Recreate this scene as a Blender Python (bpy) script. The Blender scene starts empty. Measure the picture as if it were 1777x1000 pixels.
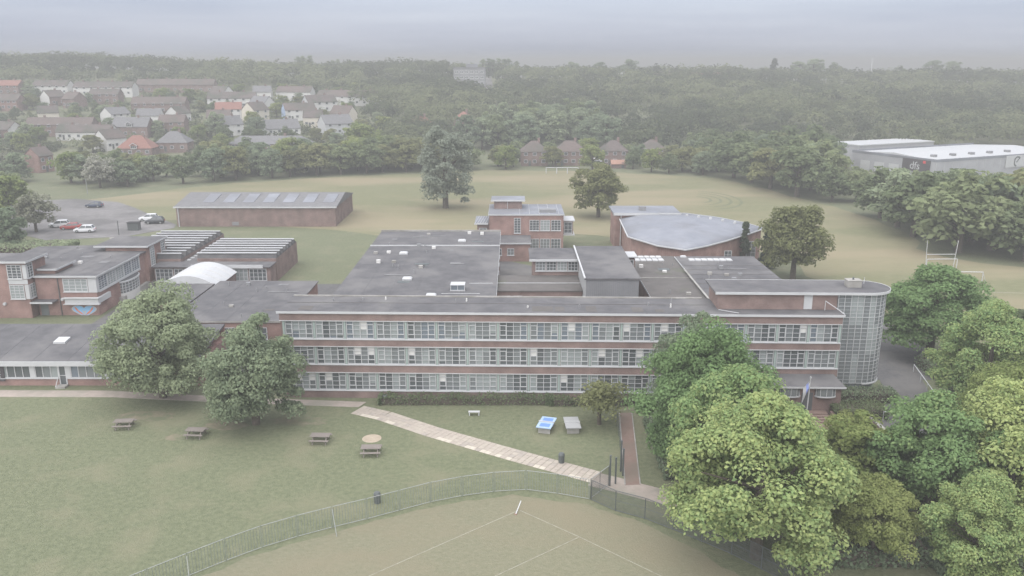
import bpy, math, random
import numpy as np
from mathutils import Vector

R = math.radians
scene = bpy.context.scene
col = scene.collection
random.seed(7)

# ------------------------------------------------------------------ camera
cam_data = bpy.data.cameras.new('camera')
cam_data.sensor_width = 36.0
cam_data.lens = 36.0 * 1450.0 / 1777.0
cam_data.clip_start = 0.5
cam_data.clip_end = 9000.0
cam = bpy.data.objects.new('camera', cam_data)
cam.location = (0, 0, 36)
cam.rotation_euler = (R(90 - 15.1), 0, 0)
col.objects.link(cam)
scene.camera = cam

# ------------------------------------------------------------------ sky, sun, exposure
SUN_EL, SUN_AZ = 58.0, 215.0          # azimuth measured clockwise from +Y
SKY_STRENGTH = 0.10
SUN_STRENGTH = 1.4
EXPOSURE = 2.65
HAZE_DENSITY = 0.0014
HAZE_COLOR = (0.39, 0.393, 0.39, 1)

world = bpy.data.worlds.new('World')
scene.world = world
world.use_nodes = True
wn, wl = world.node_tree.nodes, world.node_tree.links
wn.clear()
w_out = wn.new('ShaderNodeOutputWorld')
w_bg = wn.new('ShaderNodeBackground')
w_bg.inputs['Strength'].default_value = SKY_STRENGTH
w_sky = wn.new('ShaderNodeTexSky')
w_sky.sky_type = 'NISHITA'
w_sky.sun_disc = False
w_sky.sun_elevation = R(SUN_EL)
w_sky.sun_rotation = R(SUN_AZ)
w_sky.dust_density = 3.0
w_tc = wn.new('ShaderNodeTexCoord')
w_map = wn.new('ShaderNodeMapping')
w_map.inputs['Scale'].default_value = (1.6, 1.6, 22.0)
w_noise = wn.new('ShaderNodeTexNoise')
w_noise.inputs['Scale'].default_value = 1.3
w_noise.inputs['Detail'].default_value = 5.0
w_noise.inputs['Roughness'].default_value = 0.55
w_ramp = wn.new('ShaderNodeValToRGB')
w_ramp.color_ramp.elements[0].position = 0.36
w_ramp.color_ramp.elements[0].color = (0.60, 0.665, 0.87, 1)
w_ramp.color_ramp.elements[1].position = 0.66
w_ramp.color_ramp.elements[1].color = (0.80, 0.86, 1.04, 1)
w_scale = wn.new('ShaderNodeVectorMath')
w_scale.operation = 'SCALE'
w_scale.inputs['Scale'].default_value = 1.2
w_mix = wn.new('ShaderNodeMix')
w_mix.data_type = 'RGBA'
w_mix.inputs['Factor'].default_value = 0.9          # closed cloud cover, a little sky through it
wl.new(w_tc.outputs['Generated'], w_map.inputs['Vector'])
wl.new(w_map.outputs['Vector'], w_noise.inputs['Vector'])
wl.new(w_noise.outputs['Fac'], w_ramp.inputs['Fac'])
wl.new(w_ramp.outputs['Color'], w_scale.inputs[0])
wl.new(w_sky.outputs['Color'], w_mix.inputs['A'])
wl.new(w_scale.outputs['Vector'], w_mix.inputs['B'])
wl.new(w_mix.outputs['Result'], w_bg.inputs['Color'])
wl.new(w_bg.outputs['Background'], w_out.inputs['Surface'])

sun_data = bpy.data.lights.new('sun', 'SUN')
sun_data.energy = SUN_STRENGTH
sun_data.angle = R(140)
sun_data.color = (1.0, 0.975, 0.94)
sun = bpy.data.objects.new('sun', sun_data)
el, az = R(SUN_EL), R(SUN_AZ)
to_sun = Vector((math.sin(az) * math.cos(el), math.cos(az) * math.cos(el), math.sin(el)))
sun.rotation_euler = (-to_sun).to_track_quat('-Z', 'Y').to_euler()
sun.location = (0, 0, 200)
col.objects.link(sun)

scene.view_settings.view_transform = 'Standard'
scene.view_settings.look = 'None'
scene.view_settings.exposure = EXPOSURE
scene.view_settings.gamma = 1.0
scene.view_settings.use_curve_mapping = False
scene.render.engine = 'CYCLES'
scene.cycles.use_denoising = True
scene.cycles.max_bounces = 6
scene.cycles.diffuse_bounces = 4
scene.cycles.glossy_bounces = 2
scene.cycles.transmission_bounces = 3
scene.cycles.transparent_max_bounces = 6
scene.cycles.volume_bounces = 0


# ------------------------------------------------------------------ materials
def base_mat(name):
    m = bpy.data.materials.new(name)
    m.use_nodes = True
    nt = m.node_tree
    b = nt.nodes['Principled BSDF']
    return m, nt, b


def plain(name, c, rough=0.6, spec=0.35, metal=0.0):
    m, nt, b = base_mat(name)
    b.inputs['Base Color'].default_value = (*c, 1)
    b.inputs['Roughness'].default_value = rough
    b.inputs['Specular IOR Level'].default_value = spec
    b.inputs['Metallic'].default_value = metal
    # slight wear so that no surface is one flat tone
    tc = nt.nodes.new('ShaderNodeTexCoord')
    n = nt.nodes.new('ShaderNodeTexNoise')
    n.inputs['Scale'].default_value = 0.9
    n.inputs['Detail'].default_value = 6
    mx = nt.nodes.new('ShaderNodeMix')
    mx.data_type = 'RGBA'
    mx.inputs['A'].default_value = (*[x * 0.86 for x in c], 1)
    mx.inputs['B'].default_value = (*[min(1, x * 1.1) for x in c], 1)
    nt.links.new(tc.outputs['Object'], n.inputs['Vector'])
    nt.links.new(n.outputs['Fac'], mx.inputs['Factor'])
    nt.links.new(mx.outputs['Result'], b.inputs['Base Color'])
    return m


def noisy(name, c1, c2, scale, c3=None, scale3=0.05, rough=0.9, bump=0.0, bscale=8.0, stretch=(1, 1, 1), lo=0.35, hi=0.65, lo3=0.45, hi3=0.62, rotz=0.0):
    """two colours by fine noise, a third one in large uneven patches"""
    m, nt, b = base_mat(name)
    N, L = nt.nodes, nt.links
    tc = N.new('ShaderNodeNewGeometry')
    mp = N.new('ShaderNodeMapping')
    mp.inputs['Scale'].default_value = stretch
    mp.inputs['Rotation'].default_value = (0, 0, rotz)
    L.new(tc.outputs['Position'], mp.inputs['Vector'])
    n1 = N.new('ShaderNodeTexNoise')
    n1.inputs['Scale'].default_value = scale
    n1.inputs['Detail'].default_value = 8
    n1.inputs['Roughness'].default_value = 0.65
    L.new(mp.outputs['Vector'], n1.inputs['Vector'])
    r1 = N.new('ShaderNodeMapRange')
    r1.inputs['From Min'].default_value = lo
    r1.inputs['From Max'].default_value = hi
    L.new(n1.outputs['Fac'], r1.inputs['Value'])
    mx = N.new('ShaderNodeMix')
    mx.data_type = 'RGBA'
    mx.inputs['A'].default_value = (*c1, 1)
    mx.inputs['B'].default_value = (*c2, 1)
    L.new(r1.outputs['Result'], mx.inputs['Factor'])
    out = mx.outputs['Result']
    if c3 is not None:
        n3 = N.new('ShaderNodeTexNoise')
        n3.inputs['Scale'].default_value = scale3
        n3.inputs['Detail'].default_value = 7
        n3.inputs['Roughness'].default_value = 0.6
        L.new(mp.outputs['Vector'], n3.inputs['Vector'])
        r3 = N.new('ShaderNodeMapRange')
        r3.inputs['From Min'].default_value = lo3
        r3.inputs['From Max'].default_value = hi3
        L.new(n3.outputs['Fac'], r3.inputs['Value'])
        m3 = N.new('ShaderNodeMix')
        m3.data_type = 'RGBA'
        m3.inputs['B'].default_value = (*c3, 1)
        L.new(r3.outputs['Result'], m3.inputs['Factor'])
        L.new(out, m3.inputs['A'])
        out = m3.outputs['Result']
    L.new(out, b.inputs['Base Color'])
    b.inputs['Roughness'].default_value = rough
    b.inputs['Specular IOR Level'].default_value = 0.2
    if bump:
        nb = N.new('ShaderNodeTexNoise')
        nb.inputs['Scale'].default_value = bscale
        nb.inputs['Detail'].default_value = 4
        L.new(mp.outputs['Vector'], nb.inputs['Vector'])
        bp = N.new('ShaderNodeBump')
        bp.inputs['Strength'].default_value = bump
        bp.inputs['Distance'].default_value = 0.08
        L.new(nb.outputs['Fac'], bp.inputs['Height'])
        L.new(bp.outputs['Normal'], b.inputs['Normal'])
    return m


def brick_mat(name, c1, c2, mortar):
    m, nt, b = base_mat(name)
    N, L = nt.nodes, nt.links
    g = N.new('ShaderNodeNewGeometry')
    sp = N.new('ShaderNodeSeparateXYZ')
    L.new(g.outputs['Position'], sp.inputs[0])
    ad = N.new('ShaderNodeMath')
    ad.operation = 'ADD'
    L.new(sp.outputs['X'], ad.inputs[0])
    L.new(sp.outputs['Y'], ad.inputs[1])
    cb = N.new('ShaderNodeCombineXYZ')
    L.new(ad.outputs[0], cb.inputs['X'])
    L.new(sp.outputs['Z'], cb.inputs['Y'])
    bk = N.new('ShaderNodeTexBrick')
    bk.inputs['Scale'].default_value = 4.4
    bk.inputs['Color1'].default_value = (*c1, 1)
    bk.inputs['Color2'].default_value = (*c2, 1)
    bk.inputs['Mortar'].default_value = (*mortar, 1)
    bk.inputs['Mortar Size'].default_value = 0.025
    L.new(cb.outputs[0], bk.inputs['Vector'])
    n = N.new('ShaderNodeTexNoise')
    n.inputs['Scale'].default_value = 0.55
    n.inputs['Detail'].default_value = 7
    L.new(g.outputs['Position'], n.inputs['Vector'])
    mr = N.new('ShaderNodeMapRange')
    mr.inputs['From Min'].default_value = 0.3
    mr.inputs['From Max'].default_value = 0.7
    mr.inputs['To Min'].default_value = 0.72
    mr.inputs['To Max'].default_value = 1.18
    L.new(n.outputs['Fac'], mr.inputs['Value'])
    mu = N.new('ShaderNodeVectorMath')
    mu.operation = 'SCALE'
    L.new(bk.outputs['Color'], mu.inputs[0])
    L.new(mr.outputs['Result'], mu.inputs['Scale'])
    L.new(mu.outputs['Vector'], b.inputs['Base Color'])
    b.inputs['Roughness'].default_value = 0.9
    b.inputs['Specular IOR Level'].default_value = 0.15
    return m


def leaf_mat(name, dark, mid, light, attr=False):
    m, nt, b = base_mat(name)
    N, L = nt.nodes, nt.links
    N.remove(b)
    out = N['Material Output']
    geo = N.new('ShaderNodeNewGeometry')
    ramp = N.new('ShaderNodeValToRGB')
    e = ramp.color_ramp.elements
    e[0].position, e[0].color = 0.0, (*dark, 1)
    e[1].position, e[1].color = 1.0, (*light, 1)
    mid_e = ramp.color_ramp.elements.new(0.5)
    mid_e.color = (*mid, 1)
    n = N.new('ShaderNodeTexNoise')
    n.inputs['Scale'].default_value = 0.45
    n.inputs['Detail'].default_value = 3
    L.new(geo.outputs['Position'], n.inputs['Vector'])
    a1 = N.new('ShaderNodeMath')          # leaf to leaf
    a1.operation = 'MULTIPLY'
    a1.inputs[1].default_value = 0.35
    L.new(geo.outputs['Random Per Island'], a1.inputs[0])
    a2 = N.new('ShaderNodeMath')          # branch to branch
    a2.operation = 'MULTIPLY_ADD'
    a2.inputs[1].default_value = 0.5
    L.new(n.outputs['Fac'], a2.inputs[0])
    L.new(a1.outputs[0], a2.inputs[2])
    a3 = N.new('ShaderNodeMath')          # tree to tree
    a3.operation = 'MULTIPLY_ADD'
    a3.inputs[1].default_value = 0.85 if attr else 0.6
    if attr:
        at = N.new('ShaderNodeAttribute')
        at.attribute_name = 'tint'
        L.new(at.outputs['Fac'], a3.inputs[0])
    else:
        oi = N.new('ShaderNodeObjectInfo')
        L.new(oi.outputs['Random'], a3.inputs[0])
    L.new(a2.outputs[0], a3.inputs[2])
    s = N.new('ShaderNodeMath')
    s.operation = 'SUBTRACT'
    s.inputs[1].default_value = 0.33 if attr else 0.1
    L.new(a3.outputs[0], s.inputs[0])
    L.new(s.outputs[0], ramp.inputs['Fac'])
    d = N.new('ShaderNodeBsdfDiffuse')
    t = N.new('ShaderNodeBsdfTranslucent')
    mx = N.new('ShaderNodeMixShader')
    mx.inputs['Fac'].default_value = 0.48
    L.new(ramp.outputs['Color'], d.inputs['Color'])
    L.new(ramp.outputs['Color'], t.inputs['Color'])
    L.new(d.outputs[0], mx.inputs[1])
    L.new(t.outputs[0], mx.inputs[2])
    L.new(mx.outputs[0], out.inputs['Surface'])
    return m


M = {}
M['grass'] = noisy('grass', (0.088, 0.100, 0.058), (0.138, 0.148, 0.09), 2.2, (0.152, 0.148, 0.096), 0.18, bump=1.0, bscale=7, lo=0.33, hi=0.67, lo3=0.5, hi3=0.74)
M['field'] = noisy('field_grass', (0.122, 0.126, 0.068), (0.155, 0.154, 0.09), 0.9, (0.2, 0.175, 0.113), 0.022, bump=0.5, bscale=3, stretch=(0.6, 1.6, 1), lo3=0.43, hi3=0.61)
M['pitch'] = noisy('dry_pitch', (0.122, 0.124, 0.08), (0.172, 0.162, 0.112), 3.0, (0.165, 0.147, 0.10), 0.10, bump=0.7, bscale=9, stretch=(0.8, 1.25, 1), rotz=R(35), lo=0.3, hi=0.7, lo3=0.44, hi3=0.66)
M['asphalt'] = noisy('asphalt', (0.075, 0.075, 0.078), (0.105, 0.103, 0.103), 1.6, (0.13, 0.125, 0.12), 0.12, bump=0.3)
M['old_asphalt'] = noisy('old_asphalt', (0.139, 0.135, 0.135), (0.188, 0.181, 0.181), 0.8, (0.106, 0.103, 0.103), 0.09, bump=0.3)
M['roof_felt'] = noisy('roof_felt', (0.068, 0.068, 0.073), (0.10, 0.098, 0.103), 0.55, (0.128, 0.125, 0.126), 0.16, bump=0.25, lo3=0.46, hi3=0.66)
M['roof_felt_brown'] = noisy('roof_felt_brown', (0.081, 0.076, 0.073), (0.106, 0.099, 0.095), 0.6, (0.083, 0.094, 0.061), 0.16, bump=0.25, lo3=0.55, hi3=0.72)
M['roof_tile'] = noisy('roof_tile', (0.085, 0.072, 0.068), (0.125, 0.105, 0.10), 1.4, (0.07, 0.075, 0.06), 0.2)
M['roof_brown'] = noisy('roof_brown', (0.098, 0.078, 0.072), (0.13, 0.105, 0.097), 1.4, (0.085, 0.08, 0.07), 0.15)
M['roof_red'] = noisy('roof_red', (0.185, 0.095, 0.078), (0.225, 0.12, 0.10), 1.2)
M['roof_grey'] = noisy('roof_grey', (0.12, 0.12, 0.125), (0.16, 0.16, 0.165), 1.2)
M['roof_orange'] = noisy('roof_orange', (0.27, 0.16, 0.12), (0.31, 0.19, 0.15), 1.2)
M['sheet_metal'] = noisy('sheet_metal', (0.165, 0.175, 0.20), (0.205, 0.215, 0.24), 0.3, (0.15, 0.155, 0.17), 0.12, rough=0.5)
M['cladding'] = noisy('cladding', (0.173, 0.176, 0.183), (0.218, 0.221, 0.228), 0.4, rough=0.6)
M['warehouse_wall'] = noisy('warehouse_wall', (0.27, 0.275, 0.29), (0.31, 0.315, 0.33), 0.3, rough=0.6)
M['brick'] = brick_mat('brick', (0.188, 0.126, 0.113), (0.152, 0.101, 0.091), (0.239, 0.207, 0.192))
M['brick_red'] = brick_mat('brick_red', (0.239, 0.142, 0.124), (0.203, 0.119, 0.105), (0.278, 0.228, 0.206))
M['white'] = plain('white_paint', (0.40, 0.407, 0.415), 0.5)
M['white_soft'] = plain('white_render', (0.510, 0.506, 0.493), 0.8)
M['cream'] = plain('cream_render', (0.52, 0.48, 0.41), 0.8)
M['blue_render'] = plain('blue_render', (0.28, 0.36, 0.50), 0.8)
M['pink_render'] = plain('pink_render', (0.5, 0.38, 0.33), 0.8)
M['concrete'] = noisy('concrete', (0.245, 0.238, 0.223), (0.311, 0.303, 0.289), 1.1, (0.196, 0.189, 0.174), 0.3)
M['paving'] = noisy('pink_paving', (0.243, 0.210, 0.184), (0.300, 0.259, 0.230), 1.5, (0.212, 0.197, 0.167), 0.25)
M['slab_a'] = noisy('slab_beige', (0.275, 0.245, 0.21), (0.315, 0.28, 0.245), 2.5)
M['slab_b'] = noisy('slab_buff', (0.29, 0.262, 0.222), (0.335, 0.30, 0.26), 2.5)
M['slab_c'] = noisy('slab_grey', (0.25, 0.225, 0.198), (0.29, 0.262, 0.232), 2.5)
M['slab_d'] = noisy('slab_pale', (0.37, 0.335, 0.285), (0.42, 0.385, 0.33), 2.5)
M['red_path'] = noisy('red_path', (0.165, 0.118, 0.10), (0.205, 0.148, 0.126), 1.2, (0.15, 0.122, 0.10), 0.3)
M['sand'] = noisy('sand', (0.266, 0.222, 0.170), (0.324, 0.279, 0.220), 1.5)
M['soil'] = noisy('worn_soil', (0.135, 0.125, 0.085), (0.185, 0.16, 0.115), 1.6, (0.105, 0.115, 0.07), 0.75, lo3=0.4, hi3=0.6)
M['pier_green'] = plain('pale_green_panel', (0.26, 0.31, 0.29), 0.6)
M['pitch_line'] = noisy('pitch_line_paint', (0.18, 0.17, 0.13), (0.27, 0.26, 0.21), 1.5)
M['glass_dark'] = plain('dark_glass', (0.085, 0.095, 0.10), 0.12, 0.6)
M['glass_mid'] = plain('grey_glass', (0.15, 0.165, 0.17), 0.15, 0.6)
M['glass_blind'] = plain('glass_with_blind', (0.24, 0.265, 0.265), 0.2, 0.6)
M['glass_blue'] = plain('blue_glass', (0.135, 0.16, 0.185), 0.15, 0.6)
M['metal_dark'] = plain('dark_metal', (0.076, 0.085, 0.085), 0.5)
M['metal_grey'] = plain('galvanised_metal', (0.24, 0.25, 0.245), 0.5)
M['fence_green'] = plain('fence_wire', (0.15, 0.17, 0.155), 0.6)
M['timber'] = plain('weathered_timber', (0.168, 0.147, 0.133), 0.8)
M['table_blue'] = plain('blue_table_paint', (0.117, 0.208, 0.436), 0.5)
M['table_light'] = plain('pale_blue_paint', (0.287, 0.382, 0.518), 0.5)
M['table_grey'] = plain('grey_table_top', (0.27, 0.275, 0.28), 0.6)
M['bark'] = noisy('bark', (0.06, 0.05, 0.04), (0.10, 0.085, 0.07), 3.0)
M['rubber'] = plain('rubber', (0.025, 0.025, 0.027), 0.8)
M['sign_dark'] = plain('dark_sign', (0.055, 0.05, 0.055), 0.5)
M['red_paint'] = plain('red_paint', (0.5, 0.05, 0.05), 0.5)
M['mural_blue'] = plain('mural_blue', (0.22, 0.43, 0.66), 0.7)
M['mural_orange'] = plain('mural_orange', (0.58, 0.22, 0.14), 0.7)
M['sign_blue'] = plain('flag_blue', (0.20, 0.25, 0.52), 0.7)
for k, c in (('car_white', (0.62, 0.63, 0.64)), ('car_black', (0.03, 0.032, 0.038)), ('car_navy', (0.04, 0.055, 0.09)), ('car_red', (0.30, 0.045, 0.04))):
    M[k] = plain(k + '_paint', c, 0.25, 0.6)
M['lamp_glass'] = plain('lamp_glass', (0.6, 0.6, 0.58), 0.15, 0.6)
M['lamp_red'] = plain('lamp_red', (0.4, 0.03, 0.02), 0.2, 0.6)
M['leaf_chestnut'] = leaf_mat('chestnut_leaf', (0.110, 0.167, 0.076), (0.189, 0.283, 0.125), (0.377, 0.425, 0.181))
M['leaf_lime'] = leaf_mat('yellow_green_leaf', (0.105, 0.148, 0.055), (0.17, 0.218, 0.08), (0.27, 0.30, 0.12))
M['leaf_dark'] = leaf_mat('dark_leaf', (0.137, 0.178, 0.116), (0.194, 0.243, 0.159), (0.290, 0.335, 0.209))
M['leaf_mid'] = leaf_mat('mid_green_leaf', (0.093, 0.123, 0.071), (0.151, 0.189, 0.103), (0.237, 0.274, 0.147))
M['leaf_olive'] = leaf_mat('olive_leaf', (0.125, 0.14, 0.065), (0.175, 0.19, 0.09), (0.24, 0.25, 0.125))
M['leaf_silver'] = leaf_mat('silver_leaf', (0.16, 0.185, 0.145), (0.23, 0.262, 0.208), (0.33, 0.36, 0.295))
M['leaf_conifer'] = leaf_mat('conifer_leaf', (0.042, 0.056, 0.039), (0.066, 0.085, 0.059), (0.093, 0.114, 0.077))
M['leaf_blossom'] = leaf_mat('blossom_leaf', (0.115, 0.132, 0.080), (0.213, 0.222, 0.161), (0.468, 0.459, 0.415))
M['leaf_wood'] = leaf_mat('far_wood_leaf', (0.055, 0.071, 0.045), (0.110, 0.133, 0.074), (0.193, 0.216, 0.118), attr=True)


# ------------------------------------------------------------------ mesh helpers
def org(o):
    v = Vector((0, 0, 0))
    while o is not None:
        v = v + o.location
        o = o.parent
    return v


class MB:
    """collects faces in world metres; build() links them as one mesh object"""
    def __init__(self):
        self.v, self.f = [], []

    def add(self, vs, fs):
        k = len(self.v)
        self.v += [tuple(p) for p in vs]
        self.f += [tuple(i + k for i in f) for f in fs]
        return self

    def box(self, x0, x1, y0, y1, z0, z1):
        vs = [(x0, y0, z0), (x1, y0, z0), (x1, y1, z0), (x0, y1, z0), (x0, y0, z1), (x1, y0, z1), (x1, y1, z1), (x0, y1, z1)]
        return self.add(vs, [(0, 3, 2, 1), (4, 5, 6, 7), (0, 1, 5, 4), (1, 2, 6, 5), (2, 3, 7, 6), (3, 0, 4, 7)])

    def bar(self, a, b, w, h):
        """box along a-b, w wide sideways and h high, centred on the line"""
        a, b = Vector(a), Vector(b)
        d = (b - a).normalized()
        up = Vector((0, 0, 1)) if abs(d.z) < 0.95 else Vector((0, 1, 0))
        s = d.cross(up).normalized() * (w / 2)
        u = s.cross(d).normalized() * (h / 2)
        vs = [a - s - u, a + s - u, a + s + u, a - s + u, b - s - u, b + s - u, b + s + u, b - s + u]
        return self.add(vs, [(3, 2, 1, 0), (4, 5, 6, 7), (0, 1, 5, 4), (1, 2, 6, 5), (2, 3, 7, 6), (3, 0, 4, 7)])

    def tube(self, a, b, r0, r1=None, n=8):
        r1 = r0 if r1 is None else r1
        a, b = Vector(a), Vector(b)
        d = (b - a).normalized()
        up = Vector((0, 0, 1)) if abs(d.z) < 0.95 else Vector((0, 1, 0))
        s = d.cross(up).normalized()
        u = s.cross(d).normalized()
        vs = []
        for p, r in ((a, r0), (b, r1)):
            for i in range(n):
                t = 2 * math.pi * i / n
                vs.append(p + s * (r * math.cos(t)) + u * (r * math.sin(t)))
        fs = [(i, (i + 1) % n, n + (i + 1) % n, n + i) for i in range(n)]
        fs += [tuple(reversed(range(n))), tuple(range(n, 2 * n))]
        return self.add(vs, fs)

    def prism(self, poly, z0, z1):
        n = len(poly)
        zt = z1 if isinstance(z1, (list, tuple)) else [z1] * n
        vs = [(x, y, z0) for x, y in poly] + [(x, y, zt[i]) for i, (x, y) in enumerate(poly)]
        fs = [tuple(reversed(range(n))), tuple(range(n, 2 * n))]
        fs += [(i, (i + 1) % n, n + (i + 1) % n, n + i) for i in range(n)]
        return self.add(vs, fs)

    def mesh(self, name, mat, smooth=False, off=(0, 0, 0)):
        me = bpy.data.meshes.new(name)
        o = Vector(off)
        me.from_pydata([tuple(Vector(p) - o) for p in self.v], [], self.f)
        me.materials.append(M[mat] if isinstance(mat, str) else mat)
        if smooth:
            for p in me.polygons:
                p.use_smooth = True
        me.update()
        return me

    def build(self, name, mat, parent=None, smooth=False, at=None):
        off = org(parent) if parent is not None else Vector(at or (0, 0, 0))
        ob = bpy.data.objects.new(name, self.mesh(name, mat, smooth, off))
        col.objects.link(ob)
        ob.parent = parent
        if parent is None and at is not None:
            ob.location = at
        return ob


def tag(o, label=None, cat=None, group=None, kind=None):
    if label:
        o['label'] = label
    if cat:
        o['category'] = cat
    if group:
        o['group'] = group
    if kind:
        o['kind'] = kind
    return o


def thing(name, label, cat, loc, group=None, rz=0.0):
    o = bpy.data.objects.new(name, None)
    o.empty_display_size = 0.5
    o.location = loc
    o.rotation_euler = (0, 0, rz)
    col.objects.link(o)
    return tag(o, label, cat, group)


def link(name, me, parent, loc=(0, 0, 0), rot=None, scale=None):
    o = bpy.data.objects.new(name, me)
    o.parent = parent
    o.location = loc
    if rot is not None:
        o.rotation_euler = rot
    if scale is not None:
        o.scale = scale
    col.objects.link(o)
    return o


WINC = {}


def win(parent, face, a, z0, w, h, pos, cols=3, rows=3, glass='glass_dark', frame='white', bar=0.07, proud=0.09, panes='one', name='window', sill=True):
    """a window on a wall. face F looks to -y, R to +x, L to -x; a = start along the wall, pos = wall plane"""
    def mp(u, n, z):
        return {'F': (u, -n, z), 'R': (n, u, z), 'L': (-n, u, z)}[face]

    def bx(mb, u0, u1, n0, n1, z0_, z1_):
        p, q = mp(u0, n0, z0_), mp(u1, n1, z1_)
        mb.box(min(p[0], q[0]), max(p[0], q[0]), min(p[1], q[1]), max(p[1], q[1]), z0_, z1_)
    key = (face, round(w, 3), round(h, 3), cols, rows, frame, bar, proud, sill)
    if key not in WINC:
        mb = MB()
        e = bar * 1.25
        bx(mb, 0, w, 0.004, proud, 0, e)
        bx(mb, 0, w, 0.004, proud, h - e, h)
        bx(mb, 0, e, 0.004, proud - 0.004, e, h - e)
        bx(mb, w - e, w, 0.004, proud - 0.004, e, h - e)
        for i in range(1, cols):
            u = w * i / cols
            bx(mb, u - bar / 2, u + bar / 2, 0.004, proud - 0.012, e, h - e)
        for j in range(1, rows):
            z = h * j / rows
            bx(mb, e, w - e, 0.006, proud - 0.03, z - bar * 0.35, z + bar * 0.35)
        if sill:
            bx(mb, -0.06, w + 0.06, 0.003, proud + 0.09, -0.09, -0.002)
        WINC[key] = mb.mesh('window', frame)
    base = Vector({'F': (a, pos, z0), 'R': (pos, a, z0), 'L': (pos, a, z0)}[face])
    o = link(name, WINC[key], parent, base - org(parent))
    n = cols if panes == 'cols' else 1
    for i in range(n):
        g = glass() if callable(glass) else glass
        k2 = ('pane', face, round(w / n, 3), round(h, 3), g)
        if k2 not in WINC:
            mb = MB()
            bx(mb, 0.0, w / n - 0.004, 0.002, 0.028, 0.02, h - 0.02)
            WINC[k2] = mb.mesh('pane', g)
        link('pane', WINC[k2], o, mp(w * i / n + 0.002, 0, 0))
    return o


def fast_mesh(name, v, f, mat, tint=None):
    """quads from numpy arrays"""
    me = bpy.data.meshes.new(name)
    nv, nf = len(v), len(f)
    me.vertices.add(nv)
    me.vertices.foreach_set('co', v.astype(np.float32).ravel())
    me.loops.add(nf * 4)
    me.loops.foreach_set('vertex_index', f.astype(np.int32).ravel())
    me.polygons.add(nf)
    me.polygons.foreach_set('loop_start', np.arange(0, nf * 4, 4, dtype=np.int32))
    if tint is not None:
        at = me.attributes.new('tint', 'FLOAT', 'POINT')
        at.data.foreach_set('value', tint.astype(np.float32))
    me.materials.append(M[mat])
    me.update(calc_edges=True)
    me.validate()
    return me


# ------------------------------------------------------------------ terrain
AZ = [(-.75, 34), (-.62, 33.5), (-.5, 32.5), (-.35, 29.5), (-.21, 26.5), (-.09, 29.5), (-.04, 25.5), (.01, 25), (.22, 24), (.44, 22), (.62, 21), (.8, 21)]
YP = [(-1e6, 0), (325, 0), (380, .19), (450, .47), (520, .72), (585, 1.0), (680, .98), (900, .6), (1400, .4), (1e6, .4)]
AZX, AZV = np.array([a for a, b in AZ]), np.array([b for a, b in AZ])
YPX, YPV = np.array([a for a, b in YP]), np.array([b for a, b in YP])


def terrain_np(x, y):
    return np.interp(x / np.maximum(y, 1.0), AZX, AZV) * np.interp(y, YPX, YPV) * (y > 325)


def terrain(x, y):
    return float(terrain_np(np.array([float(x)]), np.array([float(y)]))[0])


def build_ground():
    xs = np.concatenate([np.linspace(-3000, -700, 24), np.linspace(-660, 660, 67), np.linspace(700, 3000, 24)])
    ys = np.concatenate([np.linspace(-400, 300, 15), np.linspace(325, 900, 60), np.linspace(930, 4300, 40)])
    X, Y = np.meshgrid(xs, ys)
    Z = terrain_np(X, Y)
    v = np.stack([X.ravel(), Y.ravel(), Z.ravel()], 1)
    nx, ny = len(xs), len(ys)
    i = (np.arange(ny - 1)[:, None] * nx + np.arange(nx - 1)[None, :]).ravel()
    f = np.stack([i, i + 1, i + 1 + nx, i + nx], 1)
    o = bpy.data.objects.new('ground', fast_mesh('ground', v, f, 'grass'))
    col.objects.link(o)
    tag(o, 'green lawn and grass ground under the school and hills', 'ground', kind='structure')


build_ground()


def sheet(name, poly, z, mat, label, cat, thick=0.0):
    mb = MB()
    mb.prism(poly, z - 0.3 if thick == 0 else z - thick, z)
    o = mb.build(name, mat)
    return tag(o, label, cat, kind='structure')


def wob(poly, step=2.0, amp=0.4, seed=1):
    """a closed outline with an uneven edge"""
    rnd = random.Random(seed)
    out = []
    n = len(poly)
    for i in range(n):
        a, b = Vector(poly[i]), Vector(poly[(i + 1) % n])
        k = max(1, int((b - a).length / step))
        for j in range(k):
            p = a.lerp(b, j / k)
            out.append((p.x + rnd.uniform(-amp, amp), p.y + rnd.uniform(-amp, amp)))
    return out


sheet('playing_field', wob([(-135, 205), (-113, 229), (-87, 258), (-45, 277), (-10, 289), (30, 287), (67, 269), (78, 232), (85, 209), (86, 176), (81, 163), (86, 151), (96, 147.5), (125, 146), (125, 104), (58, 104), (52, 124), (52, 160), (12, 178), (-30, 178), (-62, 190), (-79, 194)], 6, 1.2, 3), 0.02, 'field',
      'dry tan and green playing field behind the school', 'field')
sheet('dry_pitch', wob([(-45, 36), (-25.5, 51), (-19.0, 56.0), (-11, 60.6), (-5.8, 63.3), (0, 64.9), (6.4, 63.2), (10.5, 60.3), (13.2, 57.6), (18, 51), (20, 34)], 1.0, 0.18, 5), 0.012, 'pitch',
      'dry tan sports pitch below the wire fence in the foreground', 'pitch')
sheet('car_park', wob([(-134, 222), (-119, 227), (-105, 221.5), (-90, 204), (-77, 189.5), (-76, 185), (-83, 175.5), (-98, 172), (-118, 186)], 8, 0.3, 4), 0.035, 'old_asphalt',
      'pale worn asphalt car park with parked cars on the left', 'car park')
sheet('school_yard', [(-60, 92), (-27, 92), (-27, 136), (-60, 136)], 0.016, 'asphalt', 'dark asphalt yard between the low flat roofed school buildings', 'yard')
sheet('rear_yard', [(-26, 92), (54, 92), (54, 132), (40, 134), (20, 134), (-26, 176)], 0.016, 'asphalt', 'dark asphalt yard behind the three storey block', 'yard')
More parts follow.
